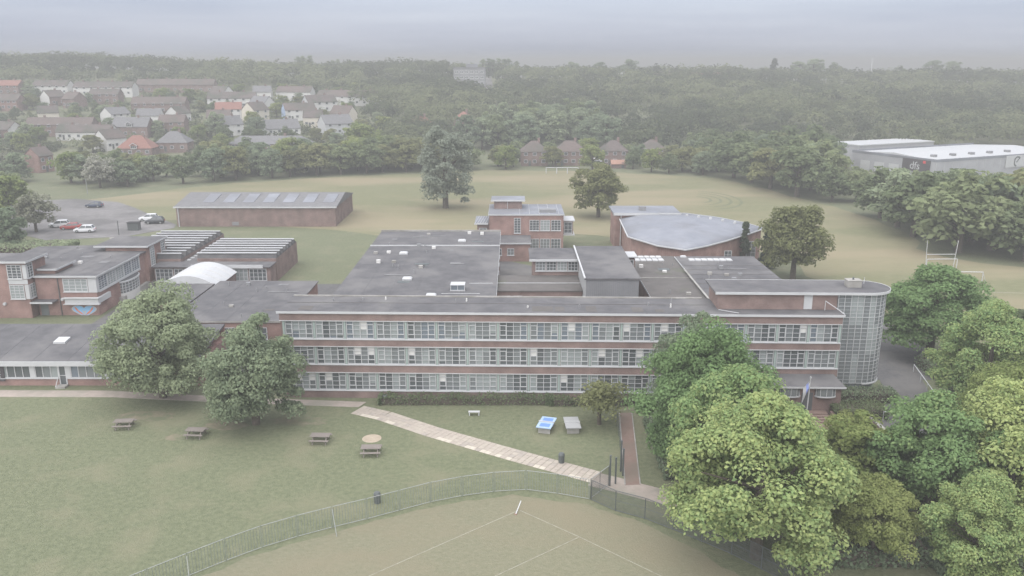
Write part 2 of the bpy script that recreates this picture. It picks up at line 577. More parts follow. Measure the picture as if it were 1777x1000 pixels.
sheet('service_road', [(39.6, 74.5), (37.8, 80), (41.6, 86), (43.2, 92), (44.6, 101), (46.5, 112), (52.5, 112), (50.2, 100), (48.2, 92), (45.6, 82), (43.6, 74.5)], 0.024, 'asphalt',
      'dark asphalt service road curving past the glazed stair tower', 'road')
sheet('entrance_paving', [(26.5, 75.5), (36.5, 75.5), (36.5, 82.4), (26.5, 82.4)], 0.02, 'red_path', 'red brick paving in front of the entrance porch', 'paving')
sheet('front_pavement', [(-80, 86.9), (-44.5, 86.7), (-30, 85.0), (-16.6, 83.9), (-16.0, 85.3), (-30, 86.6), (-46, 88.6), (-80, 89.0)], 0.03, 'paving',
      'pale pink paved walk along the front of the low white building', 'pavement')
sheet('red_footpath', [(11.45, 82.4), (12.75, 82.4), (11.35, 66.7), (9.95, 66.6)], 0.022, 'red_path', 'narrow straight red footpath between hedge line and lawn', 'footpath')
sheet('lower_footpath', [(7.9, 68.9), (9.6, 68.0), (11.6, 66.8), (15.6, 64.6), (21, 61), (20, 59), (14.8, 62.1), (8.6, 65.6), (6.7, 66.6)], 0.018, 'paving',
      'pale pinkish footpath running under the trees beside the dark fence', 'footpath')
for k, (cx_, cy_, rx, ry) in enumerate([(-29.3, 79.2, 2.3, 1.2), (-22.3, 80.2, 3.0, 1.4), (-33.5, 76.4, 1.2, 0.7), (-38.5, 81.5, 3.2, 1.5)]):
    rnd = random.Random(k)
    poly = [(cx_ + rx * math.cos(t) * rnd.uniform(0.75, 1.15), cy_ + ry * math.sin(t) * rnd.uniform(0.75, 1.15)) for t in np.linspace(0, 2 * math.pi, 26)[:-1]]
    sheet('worn_ground', poly, 0.007 + 0.001 * k, 'soil', ['patch of bare tan soil left of the tall dark tree', 'patch of bare soil right of the tall dark tree', 'small bare patch beside a picnic table', 'shaded bare earth under the wide dark tree'][k], 'bare soil')
sheet('sand_circle', [(-13.9 + 0.95 * math.cos(t), 76.1 + 0.95 * math.sin(t)) for t in np.linspace(0, 2 * math.pi, 29)[:-1]], 0.02, 'sand', 'round sandy circle in the lawn above a picnic table', 'sand')
sheet('yard_path', [(-60, 121), (-58.3, 121), (-54, 137), (-55.8, 138)], 0.022, 'concrete', 'light concrete strip at the foot of the brick wing', 'path')
sheet('car_park_path', [(-86, 175), (-84.6, 175.6), (-77, 162), (-78.5, 161.5)], 0.024, 'concrete', 'thin path from the car park to the brick wing', 'path')

# mown green arcs far out on the playing field
for k in range(4):
    mb = MB()
    r = 4.0 + 2.6 * k
    pts = [(50 + r * math.cos(t), 226 + 1.35 * r * math.sin(t)) for t in np.linspace(R(-75), R(70), 16)]
    for a, b in zip(pts, pts[1:]):
        mb.bar((a[0], a[1], 0.012), (b[0], b[1], 0.012), 0.8, 0.024)
    tag(mb.build('mown_arc', 'grass'), 'curved green stripes mown into the tan playing field', 'mown stripe', kind='structure')


def strip(pts, w, z, mat, name, label, cat):
    mb = MB()
    for a, b in zip(pts, pts[1:]):
        mb.bar((a[0], a[1], z - 0.01), (b[0], b[1], z - 0.01), w, 0.02)
    return tag(mb.build(name, mat), label, cat, kind='structure')


strip([(0.5, 62.3), (-4.6, 58.0), (-13, 50.9)], 0.075, 0.02, 'pitch_line', 'pitch_marking', 'faint white pitch line running left from the corner flag', 'pitch line')
strip([(0.7, 62.3), (5.3, 58.3), (13.5, 50.6)], 0.075, 0.02, 'pitch_line', 'pitch_marking', 'faint white pitch line running right from the corner flag', 'pitch line')
strip([(5.3, 58.3), (-2.6, 52.0)], 0.07, 0.024, 'pitch_line', 'pitch_marking', 'faint inner white line of the dry pitch', 'pitch line')
strip([(84, 130), (72, 131.5), (66, 130.6)], 0.25, 0.03, 'pitch_line', 'pitch_marking', 'faint line on the playing field near the goals', 'pitch line')


# paved path of single slabs across the lawn
def paved_path():
    root = thing('paved_path', 'pale pink slab path slanting across the lawn to the gate', 'path', (-4, 75, 0))
    tag(root, kind='structure')
    cl = [(-16.6, 83.2), (-13.5, 81.6), (-8, 77.6), (0.4, 72.3), (7.6, 68.0)]
    half = 1.16
    mb = MB()
    seg = []
    for a, b in zip(cl, cl[1:]):
        a, b = Vector(a), Vector(b)
        n = max(1, round((b - a).length / 0.58))
        seg += [a.lerp(b, i / n) for i in range(n)]
    seg.append(Vector(cl[-1]))
    fine = seg
    left, right = [], []
    for i, p in enumerate(fine):
        d = (fine[min(i + 1, len(fine) - 1)] - fine[max(i - 1, 0)]).normalized()
        nrm = Vector((-d.y, d.x))
        left.append(p + nrm * half)
        right.append(p - nrm * half)
    mb.prism([tuple(p) for p in left] + [tuple(p) for p in reversed(right)], -0.2, 0.02)
    mb.build('path_bed', 'soil', root)
    meshes = []
    for m in ('slab_a', 'slab_a', 'slab_b', 'slab_c', 'slab_a', 'slab_b', 'slab_d'):
        s = MB()
        h = 0.283
        s.add([(-h, -h, 0), (h, -h, 0), (h, h, 0), (-h, h, 0), (-h + .01, -h + .01, .035), (h - .01, -h + .01, .035), (h - .01, h - .01, .035), (-h + .01, h - .01, .035)],
              [(4, 5, 6, 7), (0, 1, 5, 4), (1, 2, 6, 5), (2, 3, 7, 6), (3, 0, 4, 7)])
        meshes.append(s.mesh('slab', m))
    rnd = random.Random(11)
    for i in range(len(fine) - 1):
        c = (fine[i] + fine[i + 1]) / 2
        d = (fine[i + 1] - fine[i]).normalized()
        nrm = Vector((-d.y, d.x))
        for j in range(4):
            p = c + nrm * ((j - 1.5) * 0.58)
            pale = 6 if (j == 0 and rnd.random() < 0.35) else rnd.randrange(6)
            link('slab', meshes[pale], root, (p.x + 4, p.y - 75, 0.005 + rnd.uniform(0, 0.012)),
                 (rnd.uniform(-.01, .01), rnd.uniform(-.01, .01), math.atan2(d.y, d.x) + rnd.uniform(-.02, .02)))


paved_path()



# ================================================================== school buildings
grnd = random.Random(21)


def any_glass():
    return grnd.choice(['glass_dark', 'glass_dark', 'glass_mid', 'glass_mid', 'glass_blind'])


def upper_glass():
    return grnd.choice(['glass_mid', 'glass_blue', 'glass_mid', 'glass_dark', 'glass_blind'])


def slab(mb, x0, x1, y0, y1, z0, z1):
    return mb.box(x0, x1, y0, y1, z0, z1)


def flat_block(root, x0, x1, y0, y1, h, wall='brick', roof='roof_felt', trim='white', over=0.18, th=0.16, z0=0.0, seams=True, front_trim=True):
    """brick walls, felt roof slab with a small overhang and a fascia board on each visible side"""
    MB().box(x0, x1, y0, y1, z0 - (0.2 if z0 == 0 else 0), h - th).build('wall', wall, root)
    r = MB().box(x0 - over, x1 + over, y0 - over, y1 + over, h - th, h).build('roof', roof, root)
    if front_trim:
        MB().box(x0 - over - .03, x1 + over + .03, y0 - over - .035, y0 - over - .003, h - th - .04, h + .03).build('fascia', trim, r)
        sx = x1 + over if (x0 + x1) / 2 < 0 else x0 - over
        s = 1 if (x0 + x1) / 2 < 0 else -1
        a, b = sorted((sx + .003 * s, sx + .035 * s))
        MB().box(a, b, y0 - over - .003, y1 + over, h - th - .04, h + .03).build('fascia', trim, r)
    if seams:
        k = int((x1 - x0) / 3.2)
        for i in range(1, k):
            x = x0 + (x1 - x0) * i / k
            MB().box(x - .06, x + .06, y0, y1, h + .001, h + .018).build('roof_seam', roof, r)
    return r


def rooflight(root, x, y, z, w, d, h, glass='white', name='rooflight'):
    b = MB().box(x - w / 2, x + w / 2, y - d / 2, y + d / 2, z - .05, z + h * .6)
    o = b.build(name, 'white', root)
    p = MB()
    p.add([(x - w / 2, y - d / 2, z + h * .6 + .004), (x + w / 2, y - d / 2, z + h * .6 + .004), (x + w / 2, y + d / 2, z + h * .6 + .004), (x - w / 2, y + d / 2, z + h * .6 + .004),
           (x - w * .36, y - d * .36, z + h), (x + w * .36, y - d * .36, z + h), (x + w * .36, y + d * .36, z + h), (x - w * .36, y + d * .36, z + h)],
          [(4, 5, 6, 7), (0, 1, 5, 4), (1, 2, 6, 5), (2, 3, 7, 6), (3, 0, 4, 7)])
    p.build('dome', glass, o)
    return o


# ---------------------------------------------------------------- the long three storey block
def main_block():
    X0, X1, Y, YB, H = -25.3, 35.35, 86.0, 92.0, 10.0
    root = thing('school_block', 'long three storey brick school block with bands of white framed windows', 'school', (5, 86, 0), rz=R(-1.4))
    MB().box(X0, X1, Y + .3, YB, -0.2, H - .15).build('wall', 'brick', root)
    for z0, z1 in ((-0.2, .86), (3.0, 3.92), (6.03, 6.84), (8.94, 9.83)):
        MB().box(X0 - .002, X1 + .002, Y, Y + .297, z0, z1).build('brick_band', 'brick', root)
    roof = MB().box(X0 - .2, X1 + .12, Y - .2, YB + .2, H - .147, H).build('roof', 'roof_felt', root)
    MB().box(X0 - .23, X1 + .15, Y - .24, Y - .203, H - .2, H + .05).build('fascia', 'white', roof)
    MB().box(X1 + .123, X1 + .16, Y - .202, Y + 2.0, H - .2, H + .05).build('fascia', 'white', roof)
    rr = random.Random(3)
    for i in range(1, 15):
        x = X0 + i * 4.0 + rr.uniform(-.3, .3)
        if x < 21:
            MB().box(x - .05, x + .05, Y, YB, H + .001, H + .016).build('roof_seam', 'roof_felt', roof)
    MB().box(X0, 21.5, YB + .02, YB + .2, H + .002, H + .14).build('roof_kerb', 'concrete', roof)
    MB().box(X0, 21.5, Y + 3.4, Y + 3.5, H + .017, H + .03).build('roof_seam', 'roof_felt_brown', roof)
    for k in range(16):
        x = rr.uniform(X0 + 1, 21)
        if k % 3 == 0:
            MB().box(x, x + rr.uniform(.8, 2.4), Y + .6, Y + rr.uniform(1.4, 3), H + .017, H + .026).build('felt_patch', 'roof_felt_brown', roof)
        else:
            y_ = Y + rr.uniform(.8, 5)
            MB().tube((x, y_, H), (x, y_, H + rr.uniform(.2, .5)), .09, .08, 8).build('vent_pipe', rr.choice(['cladding', 'white_soft']), roof)
    # window rows
    pitch = 3.34
    w = pitch - .34
    h = 2.02
    mb = MB()
    d0, d1 = Y + .05, Y + .15         # frames stand back in the wall
    def b(x0, x1, z0, z1, y0=0.0, y1=.1):
        mb.box(x0, x1, y0, y1, z0, z1)
    b(0, w, 0, .07); b(0, w, h - .07, h)
    b(0, .06, .07, h - .07, .002, .098); b(w - .06, w, .07, h - .07, .002, .098)
    cw = w / 4
    for i in (1, 2, 3):
        b(cw * i - .035, cw * i + .035, .07, h - .07, .004, .096)
    for i in range(4):
        xa, xb = cw * i + .036, cw * (i + 1) - .036
        if i in (0, 3):                # opening casements: heavier frame with a top light
            for z in (h * .26, h * .80):
                b(xa, xb, z - .035, z + .035, -.01, .09)
            b(xa, xa + .05, h * .26 + .036, h * .80 - .036, -.01, .09)
            b(xb - .05, xb, h * .26 + .036, h * .80 - .036, -.01, .09)
            b(xa + .051, xb - .051, h * .53 - .014, h * .53 + .014, .01, .08)
        else:
            for z in (.25, .5, .75):
                b(xa, xb, h * z - .016, h * z + .016, .01, .08)
    wm = mb.mesh('window', 'white')
    panes = {}
    for g in ('glass_dark', 'glass_mid', 'glass_blind', 'glass_blue'):
        panes[g] = MB().box(.01, cw - .01, .11, .13, .02, h - .02).mesh('pane', g)
    blinds = [MB().box(.05, cw - .05, .1, .108, h * (1 - t) - .03, h - .08).mesh('blind', m_) for t, m_ in ((.25, 'glass_blind'), (.45, 'white_soft'), (.6, 'glass_blind'), (.85, 'glass_mid'))]
    pier = MB().box(.03, .27, -.02, .12, 0, h).mesh('pier', 'pier_green')
    for row, z in enumerate((.92, 3.95, 6.88)):
        for k in range(18):
            xr = X1 - .3 - pitch * k
            xl = xr - pitch
            if row == 0 and xr > 27:
                continue
            wo = link('window', wm, root, Vector((xl + .33, Y + .1, z)) - org(root))
            for i in range(4):
                g = (upper_glass if row == 2 else any_glass)()
                link('pane', panes[g], wo, (cw * i, 0, 0))
                if grnd.random() < .3:
                    link('blind', grnd.choice(blinds), wo, (cw * i, 0, 0))
            link('pier', pier, root, Vector((xl + .012, Y + .1, z)) - org(root))
        if row:
            link('pier', pier, root, Vector((X1 - .29, Y + .1, z)) - org(root))
        xe = 27.0 if row == 0 else X1
        MB().box(X0, xe, Y - .1, Y + .1, z - .09, z - .004).build('sill', 'white', root)
        MB().box(X0, xe, Y - .07, Y + .1, z + h + .004, z + h + .08).build('lintel', 'white', root)
    # roof storey with the rounded end over the glazed stair
    cx, cyy, r = 38.9, 90.35, 2.4
    T = 12.0
    wallm = MB().box(22.4, 35.3, 88.0, 92.7, H + .004, T - .2)
    ph = wallm.build('roof_storey', 'brick', root)
    def stadium(x0, rr_, n=18):
        pts = [(x0, cyy - rr_)] + [(cx + rr_ * math.cos(t), cyy + rr_ * math.sin(t)) for t in np.linspace(-math.pi / 2, math.pi / 2, n)] + [(x0, cyy + rr_)]
        return pts
    MB().prism(stadium(22.0, 2.75), T - .196, T).build('roof_slab', 'roof_felt', ph)
    edge = MB()
    o, i_ = stadium(22.0, 2.80), stadium(22.0, 2.753)
    for a in range(len(o) - 1):
        p, q, s, t_ = o[a], o[a + 1], i_[a + 1], i_[a]
        edge.prism([p, q, s, t_], T - .24, T + .04)
    edge.build('roof_rim', 'white', ph)
    MB().box(31.7, 32.6, 87.93, 87.995, H + .06, T - .36).build('door', 'white', ph)
    MB().box(37.0, 38.5, 89.9, 91.0, T + .004, T + .72).build('chimney', 'concrete', ph)
    MB().box(36.95, 38.55, 89.85, 91.05, T + .724, T + .8).build('chimney_cap', 'concrete', ph)
    MB().tube((37.7, 90.4, T + .8), (37.7, 90.4, T + 1.05), .12, .1).build('chimney_pot', 'metal_dark', ph)
    MB().tube((39.4, 91.6, T), (39.4, 91.6, T + .75), .03).build('vent_pipe', 'white', ph)
    MB().bar((33.9, 87.6, H + 1.1), (35.5, 86.0, H + .12), .06, .06).build('roof_handrail', 'white', ph)
    MB().bar((33.9, 87.6, H + .02), (33.9, 87.6, H + 1.12), .05, .05).build('roof_handrail', 'white', ph)
    MB().bar((22.4, 87.4, H + .1), (24.3, 86.2, H + .1), .08, .05).build('roof_edge_trim', 'white', ph)
    # stair tower glazing
    st = MB().prism(stadium(35.36, r - .22), -.2, T - .205).build('stair_tower', 'glass_mid', root)
    line = [(35.42 + (cx - 35.42) * k / 5, cyy - r) for k in range(5)] + [(cx + r * math.cos(t), cyy + r * math.sin(t)) for t in np.linspace(-math.pi / 2, math.pi / 2, 13)]
    zb = 1.5
    for (xa, ya) in line:
        n = Vector((xa - cx, ya - cyy, 0)) if xa > cx + .01 else Vector((0, -1, 0))
        MB().tube((xa, ya, zb), (xa, ya, T - .25), .045, n=4).build('mullion', 'white', st)
    nz = 24
    for k in range(nz + 1):
        z = zb + (T - .3 - zb) * k / nz
        ring = MB()
        th_ = .05 if k % 3 == 0 else .028
        for a, c in zip(line, line[1:]):
            ring.bar((a[0], a[1], z), (c[0], c[1], z), th_, th_)
        ring.build('transom', 'white', st)
    for a, c in zip(line, line[1:]):
        for s in range(3):
            za, zc = zb + (T - .3 - zb) * s / 3, zb + (T - .3 - zb) * (s + 1) / 3
            p, q = Vector((a[0], a[1])), Vector((c[0], c[1]))
            m_ = Vector((cx, cyy))
            pi, qi = (p - Vector((0, -.06)), q - Vector((0, -.06))) if c[0] <= cx else (p + (m_ - p).normalized() * .06, q + (m_ - q).normalized() * .06)
            pane = MB().add([(pi.x, pi.y, za), (qi.x, qi.y, za), (qi.x, qi.y, zc - .02), (pi.x, pi.y, zc - .02)], [(0, 1, 2, 3)])
            pane.build('pane', grnd.choice(['glass_mid', 'glass_mid', 'glass_blind']), st)
    sill = MB()
    for a, c in zip(line[5:], line[6:]):
        sill.bar((a[0], a[1], zb - .06), (c[0], c[1], zb - .06), .26, .12)
    sill.build('tower_sill', 'white', st)
    # entrance porch
    px0, px1, py = 27.3, 34.7, 82.6
    p = MB().box(px0, px1, py, Y + .25, -.2, 3.1).build('porch', 'brick', root)
    MB().box(px0 - .35, px1 + .25, py - .55, Y - .004, 3.104, 3.3).build('porch_roof', 'roof_felt', p)
    MB().box(px0 - .36, px1 + .26, py - .59, py - .553, 3.16, 3.34).build('porch_fascia', 'white', p)
    for cxw in (29.3, 33.0):
        bow = MB()
        pts = [(cxw + 1.05 * math.cos(t), py - .45 * math.sin(-t)) for t in np.linspace(-math.pi, 0, 11)]
        bow.prism(pts, 2.2, 3.1)
        bo = bow.build('bow_window', 'glass_mid', p)
        for a, c in zip(pts, pts[1:]):
            MB().bar((a[0], a[1] - .03, 2.15), (c[0], c[1] - .03, 2.15), .16, .12).build('bow_sill', 'white', bo)
        for a in pts[1:-1:2]:
            MB().bar((a[0], a[1] - .02, 2.2), (a[0], a[1] - .02, 3.09), .05, .05).build('bow_mullion', 'white', bo)
    MB().box(30.55, 31.75, py - .03, py - .003, 0.5, 2.5).build('door', 'glass_dark', p)
    for k in range(4):
        MB().box(29.0 - .1 * k, 33.2 + .1 * k, py - .9 - .42 * k, py - .004 - (0 if k == 0 else .9 + .42 * (k - 1) - .002), -.1, .5 - .13 * k).build('step', 'red_path', p)
    MB().box(28.6, 28.9, py - 2.1, py - .6, -.1, .7).build('step_wall', 'brick', p)
    MB().box(33.45, 33.75, py - 2.1, py - .6, -.1, .7).build('step_wall', 'brick', p)


main_block()


# ---------------------------------------------------------------- rear wings, seen over the roof of the block
def west_wing():
    root = thing('flat_roofed_wing', 'wide dark flat roofed wing with glass lantern behind the three storey block', 'school wing', (-12, 120, 0))
    r = flat_block(root, -23.0, -2.2, 93.5, 146, 7.0, roof='roof_felt')
    MB().box(-23.2, -2.0, 133.8, 134.0, 7.002, 7.16).build('roof_kerb', 'white', r)
    MB().box(-23.2, -2.0, 145.9, 146.15, 7.003, 7.28).build('roof_kerb', 'concrete', r)
    ln = MB().box(-8.0, -6.3, 106.0, 107.5, 7.002, 7.75).build('roof_lantern', 'glass_blue', root)
    MB().box(-8.1, -6.2, 105.9, 107.6, 7.754, 7.83).build('lantern_top', 'white', ln)
    MB().box(-8.15, -6.15, 105.85, 105.95, 7.003, 7.16).build('lantern_kerb', 'white', ln)
    for x in (-8.05, -7.15, -6.25):
        MB().box(x - .04, x + .04, 105.9, 105.98, 7.16, 7.75).build('lantern_bar', 'white', ln)
    for x, y in ((-10.4, 103.4), (-8.4, 137.5), (-14.5, 112), (-17, 128)):
        rooflight(root, x, y, 7.0, 1.3, 1.0, .35)
    for x0, x1, y in ((-9.2, -4.2, 104.6), (-5.8, -2.6, 109.8)):
        MB().box(x0, x1, y, y + .09, 7.002, 7.06).build('roof_edge_trim', 'white', root)
    roof_clutter(root, -22, -3.5, 95, 144, 7.0, 26, 51)
    for i in range(5):
        win(root, 'R', 115 + 5.4 * i, 4.2, 2.6, 1.7, -2.2, 4, 3, any_glass)


def middle_hall():
    root = thing('assembly_hall', 'grey clad hall with clerestory windows behind the three storey block', 'hall', (10, 112, 0))
    w = MB().box(9.6, 16.5, 105.0, 124.5, -.2, 8.8).build('wall', 'cladding', root)
    for i in range(28):
        x = 9.75 + i * .245
        MB().box(x, x + .05, 104.95, 104.997, 2, 8.78).build('cladding_rib', 'sheet_metal', w)
    for i in range(26):
        y = 105.1 + i * .45
        MB().box(9.55, 9.597, y, y + .06, 2, 8.78).build('cladding_rib', 'white', w)
    MB().box(9.4, 16.7, 104.8, 124.7, 8.804, 9.0).build('roof', 'roof_felt', root)
    MB().box(9.35, 9.55, 104.8, 124.7, 8.9, 9.12).build('roof_kerb', 'white', root)
    MB().box(3.0, 9.59, 117.0, 124.0, -.2, 8.55).build('stage_wall', 'brick', root)
    MB().box(2.5, 9.5, 116.4, 124.3, 8.6, 8.78).build('roof', 'roof_felt', root)
    MB().box(2.46, 9.39, 116.36, 116.397, 8.52, 8.86).build('fascia', 'white', root)
    for i in range(4):
        win(root, 'F', 3.4 + 1.55 * i, 7.0, 1.45, 1.4, 117.0, 3, 3, any_glass)
    MB().box(16.504, 18.3, 121, 124, -.2, 7.8).build('side_bay', 'brick', root)
    MB().box(16.3, 18.6, 120.6, 124.2, 8.1, 8.26).build('roof', 'white', root)
    win(root, 'F', 16.9, 6.2, 1.2, 1.5, 121.0, 2, 3, any_glass)


def link_block():
    root = thing('link_block', 'low brown flat roofed link with a mossy roof in front of the grey hall', 'school wing', (4, 104, 0))
    flat_block(root, -2.0, 9.3, 93.2, 108.4, 5.0, roof='roof_felt_brown', seams=False)
    MB().box(-2.0, 9.5, 108.6, 116.9, -.2, 6.2).build('wall', 'brick', root)
    r = MB().box(-2.1, 9.5, 108.45, 116.95, 6.204, 6.35).build('roof', 'roof_felt_brown', root)
    MB().box(-2.0, 9.5, 112.4, 112.5, 6.352, 6.42).build('roof_seam', 'white', r)
    for x, y, z in ((1.5, 96.5, 5.0),):
        rooflight(root, x, y, z, 1.5, 1.5, .7)
    for i in range(2):
        win(root, 'F', -1.4 + 1.6 * i, 4.75, 1.2, .9, 108.45, 2, 2, any_glass)


def rear_house():
    root = thing('rear_block', 'two storey brick block with pale flat roof and small penthouse at the field edge', 'school wing', (2, 165, 0))
    r = flat_block(root, -4.4, 10.0, 160, 172, 7.6, roof='sheet_metal', wall='brick_red')
    MB().box(-3.6, 2.0, 166.5, 171, 7.604, 9.2).build('penthouse', 'brick', root)
    MB().box(-4.2, 2.6, 166.0, 171.6, 9.204, 9.4).build('penthouse_roof', 'sheet_metal', root)
    MB().box(-4.24, 2.64, 165.96, 165.998, 9.15, 9.46).build('penthouse_fascia', 'white', root)
    MB().tube((-.9, 166.45, 7.6), (-.9, 166.45, 9.1), .06).build('downpipe', 'white', root)
    for i in range(5):
        x = 1.5 + i * 1.9
        MB().box(x, x + .05, 160, 172, 7.602, 7.68).build('roof_seam', 'white', r)
    MB().box(5.4, 8.6, 162, 163.5, 7.603, 8.2).build('roof_unit', 'cladding', r)
    win(root, 'F', .4, 3.9, 1.3, 3.0, 160, 2, 6, any_glass)
    for i in range(3):
        win(root, 'F', 3.4 + 2.1 * i, 4.4, 1.9, 2.1, 160, 3, 4, any_glass)
        win(root, 'F', 3.4 + 2.1 * i, .8, 1.9, 2.0, 160, 3, 3, any_glass)
    b = MB().box(10.004, 12.0, 161.5, 166, 3.4, 6.0).build('oriel', 'brick', root)
    MB().box(9.9, 12.3, 161.2, 166.2, 6.004, 6.2).build('oriel_roof', 'white', b)
    MB().box(9.9, 12.3, 161.2, 166.2, 3.2, 3.396).build('oriel_base', 'white', b)
    win(root, 'F', 10.2, 3.6, 1.6, 2.2, 161.5, 2, 3, any_glass)
    MB().box(-6.8, -4.404, 160.8, 168, -.2, 5.6).build('annex', 'brick', root)
    MB().box(-7.3, -4.62, 160.2, 168.4, 5.604, 5.8).build('annex_roof', 'sheet_metal', root)
    MB().box(-7.34, -4.64, 160.16, 160.197, 5.55, 5.86).build('annex_fascia', 'white', root)
    for k in range(5):
        MB().bar((-7.2 + .5 * k, 160.3, 5.83), (-6.6 + .5 * k, 168.2, 5.83), .06, .06).build('roof_seam', 'white', root)
    win(root, 'F', -6.4, 2.6, 1.5, 2.2, 160.8, 2, 2, any_glass)
    MB().box(-4.4, 3.4, 152.5, 159.9, -.2, 3.4).build('entrance_wing', 'brick_red', root)
    MB().box(-4.6, 3.6, 152.2, 159.79, 3.404, 3.55).build('entrance_roof', 'roof_felt', root)
    MB().box(-4.63, 3.63, 152.16, 152.197, 3.36, 3.62).build('entrance_fascia', 'white', root)
    for x in (-3.2, -.9):
        win(root, 'F', x, 1.2, 1.3, 1.3, 152.5, 2, 2, any_glass)


def curved_hall():
    root = thing('curved_hall', 'sports hall with leaf shaped curved grey metal roof and red brick walls', 'hall', (35, 152, 0))
    A = Vector((20.6, 146.0))
    B = Vector((47.2, 153.6))
    back = [(21.5, 168.5), (28, 170.6), (35.5, 170.0), (41, 165.5), (45, 159.5)]
    front = [(43, 148.6), (37.5, 142.6), (33, 138.2), (28.8, 135.0), (24.5, 138.5)]
    poly = [tuple(A)] + front[::-1] + [tuple(B)] + back[::-1]
    inner = [(x + (34 - x) * .05, y + (152 - y) * .05) for x, y in poly]
    MB().prism(inner, -.2, 5.9).build('wall', 'brick_red', root)
    # domed roof sheet on rings that shrink towards a raised middle
    rings = 6
    c = Vector((32.5, 152.5))
    vs, fs = [], []
    n = len(poly)
    dense = []
    for i in range(n):
        a, b = Vector(poly[i]), Vector(poly[(i + 1) % n])
        for j in range(3):
            dense.append(a.lerp(b, j / 3))
    n = len(dense)
    for k in range(rings):
        s = 1 - k / rings
        for p in dense:
            q = c + (p - c) * s
            vs.append((q.x, q.y, 6.1 + 1.5 * (1 - s * s)))
    vs.append((c.x, c.y, 7.6))
    for k in range(rings - 1):
        for i in range(n):
            fs.append((k * n + i, k * n + (i + 1) % n, (k + 1) * n + (i + 1) % n, (k + 1) * n + i))
    for i in range(n):
        fs.append(((rings - 1) * n + i, (rings - 1) * n + (i + 1) % n, rings * n))
    k0 = len(vs)
    for p in dense:
        vs.append((p.x, p.y, 5.92))
    for i in range(n):
        fs.append((k0 + i, k0 + (i + 1) % n, (i + 1) % n, i))
    roof = MB().add(vs, fs).build('roof', 'sheet_metal', root, smooth=True)
    rim = MB()
    for i in range(n):
        a, b = dense[i], dense[(i + 1) % n]
        rim.bar((a.x, a.y, 6.06), (b.x, b.y, 6.06), .16, .2)
    rim.build('roof_rim', 'white', roof)
    for k in range(6):
        t = k / 5
        x, y = 34 + 9.5 * t, 160.5 - 8.5 * t
        s = ((Vector((x, y)) - c).length / 16)
        z = 6.1 + 1.5 * (1 - min(1, s) ** 2)
        MB().tube((x, y, z - .2), (x, y, z + .28), .28, .24, 10).build('roof_vent', 'white', roof)
    win(root, 'F', 41.6, .7, 2.4, 4.2, 147.6, 3, 6, any_glass)
    win(root, 'F', 37.2, 1.2, 1.3, 3.0, 143.0, 2, 4, any_glass)
    a = MB().box(20.5, 33.0, 163.5, 171.5, -.2, 6.9).build('side_block', 'brick_red', root)
    MB().box(20.1, 33.4, 163.0, 172, 6.904, 7.3).build('side_roof', 'sheet_metal', a)
    MB().box(20.06, 33.44, 162.95, 162.997, 6.85, 7.36).build('side_fascia', 'white', a)
    MB().box(25.6, 26.9, 166, 167.2, 7.304, 8.1).build('roof_unit', 'cladding', a)
    MB().tube((21.6, 163.4, 0), (21.6, 163.4, 6.8), .1).build('downpipe', 'white', a)
    win(root, 'F', 23.0, 1.0, 1.6, 1.8, 163.5, 2, 3, any_glass)


def east_wing():
    root = thing('rooflight_wing', 'low flat roofed wing with strips of white rooflights beside the curved hall', 'school wing', (27, 112, 0))
    flat_block(root, 18.8, 26.0, 93.2, 132.5, 5.6, roof='roof_felt_brown', seams=False)
    r = flat_block(root, 26.3, 38.6, 101.5, 131.0, 5.9, roof='roof_felt', seams=True)
    for i in range(5):
        rooflight(root, 19.9 + .95 * i, 129.6, 5.6, .85, 1.3, .22)
    for i in range(4):
        rooflight(root, 20.8 + .95 * i, 131.6, 5.6, .85, 1.1, .22)
    for i in range(7):
        rooflight(root, 28.3 + .98 * i, 128.4, 5.9, .88, 1.3, .22)
    rooflight(root, 27.4, 131.0 - 1.6 + 1.0, 5.9, .9, .6, .3)
    for i in range(9):
        y = 103 + i * 2.7
        MB().box(26.3, 38.6, y, y + .1, 5.919, 5.935).build('roof_seam', 'roof_felt_brown', r)
    MB().bar((25.9, 122, 5.98), (25.9, 101, 5.98), .25, .1).build('roof_kerb', 'concrete', r)
    MB().box(18.8, 26.0, 118.2, 118.35, 5.602, 5.7).build('roof_kerb', 'concrete', r)
    roof_clutter(root, 27, 38, 103, 126, 5.92, 14, 52)
    roof_clutter(root, 19.2, 25.5, 95, 127, 5.6, 10, 53)


def roof_clutter(root, x0, x1, y0, y1, z, n, seed):
    rr_ = random.Random(seed)
    for k in range(n):
        x, y = rr_.uniform(x0, x1), rr_.uniform(y0, y1)
        t = rr_.random()
        if t < .35:
            MB().tube((x, y, z), (x, y, z + rr_.uniform(.3, .6)), .09, .08, 8).build('vent_pipe', 'cladding', root)
        elif t < .7:
            w, d = rr_.uniform(.6, 2.2), rr_.uniform(.5, 1.5)
            MB().box(x - w / 2, x + w / 2, y - d / 2, y + d / 2, z + .02, z + .032).build('felt_patch', rr_.choice(['roof_felt_brown', 'roof_grey', 'metal_dark']), root)
        else:
            MB().box(x - .3, x + .3, y - .25, y + .25, z + .002, z + rr_.uniform(.25, .5)).build('roof_vent', rr_.choice(['cladding', 'concrete', 'white_soft']), root)
    for k in range(max(1, n // 6)):
        x, y, l_ = rr_.uniform(x0, x1 - 3), rr_.uniform(y0, y1), rr_.uniform(2, 5)
        MB().tube((x, y, z + .12), (min(x + l_, x1), y, z + .12), .05, n=6).build('roof_pipe', 'cladding', root)


west_wing()
middle_hall()
link_block()
rear_house()
curved_hall()
east_wing()


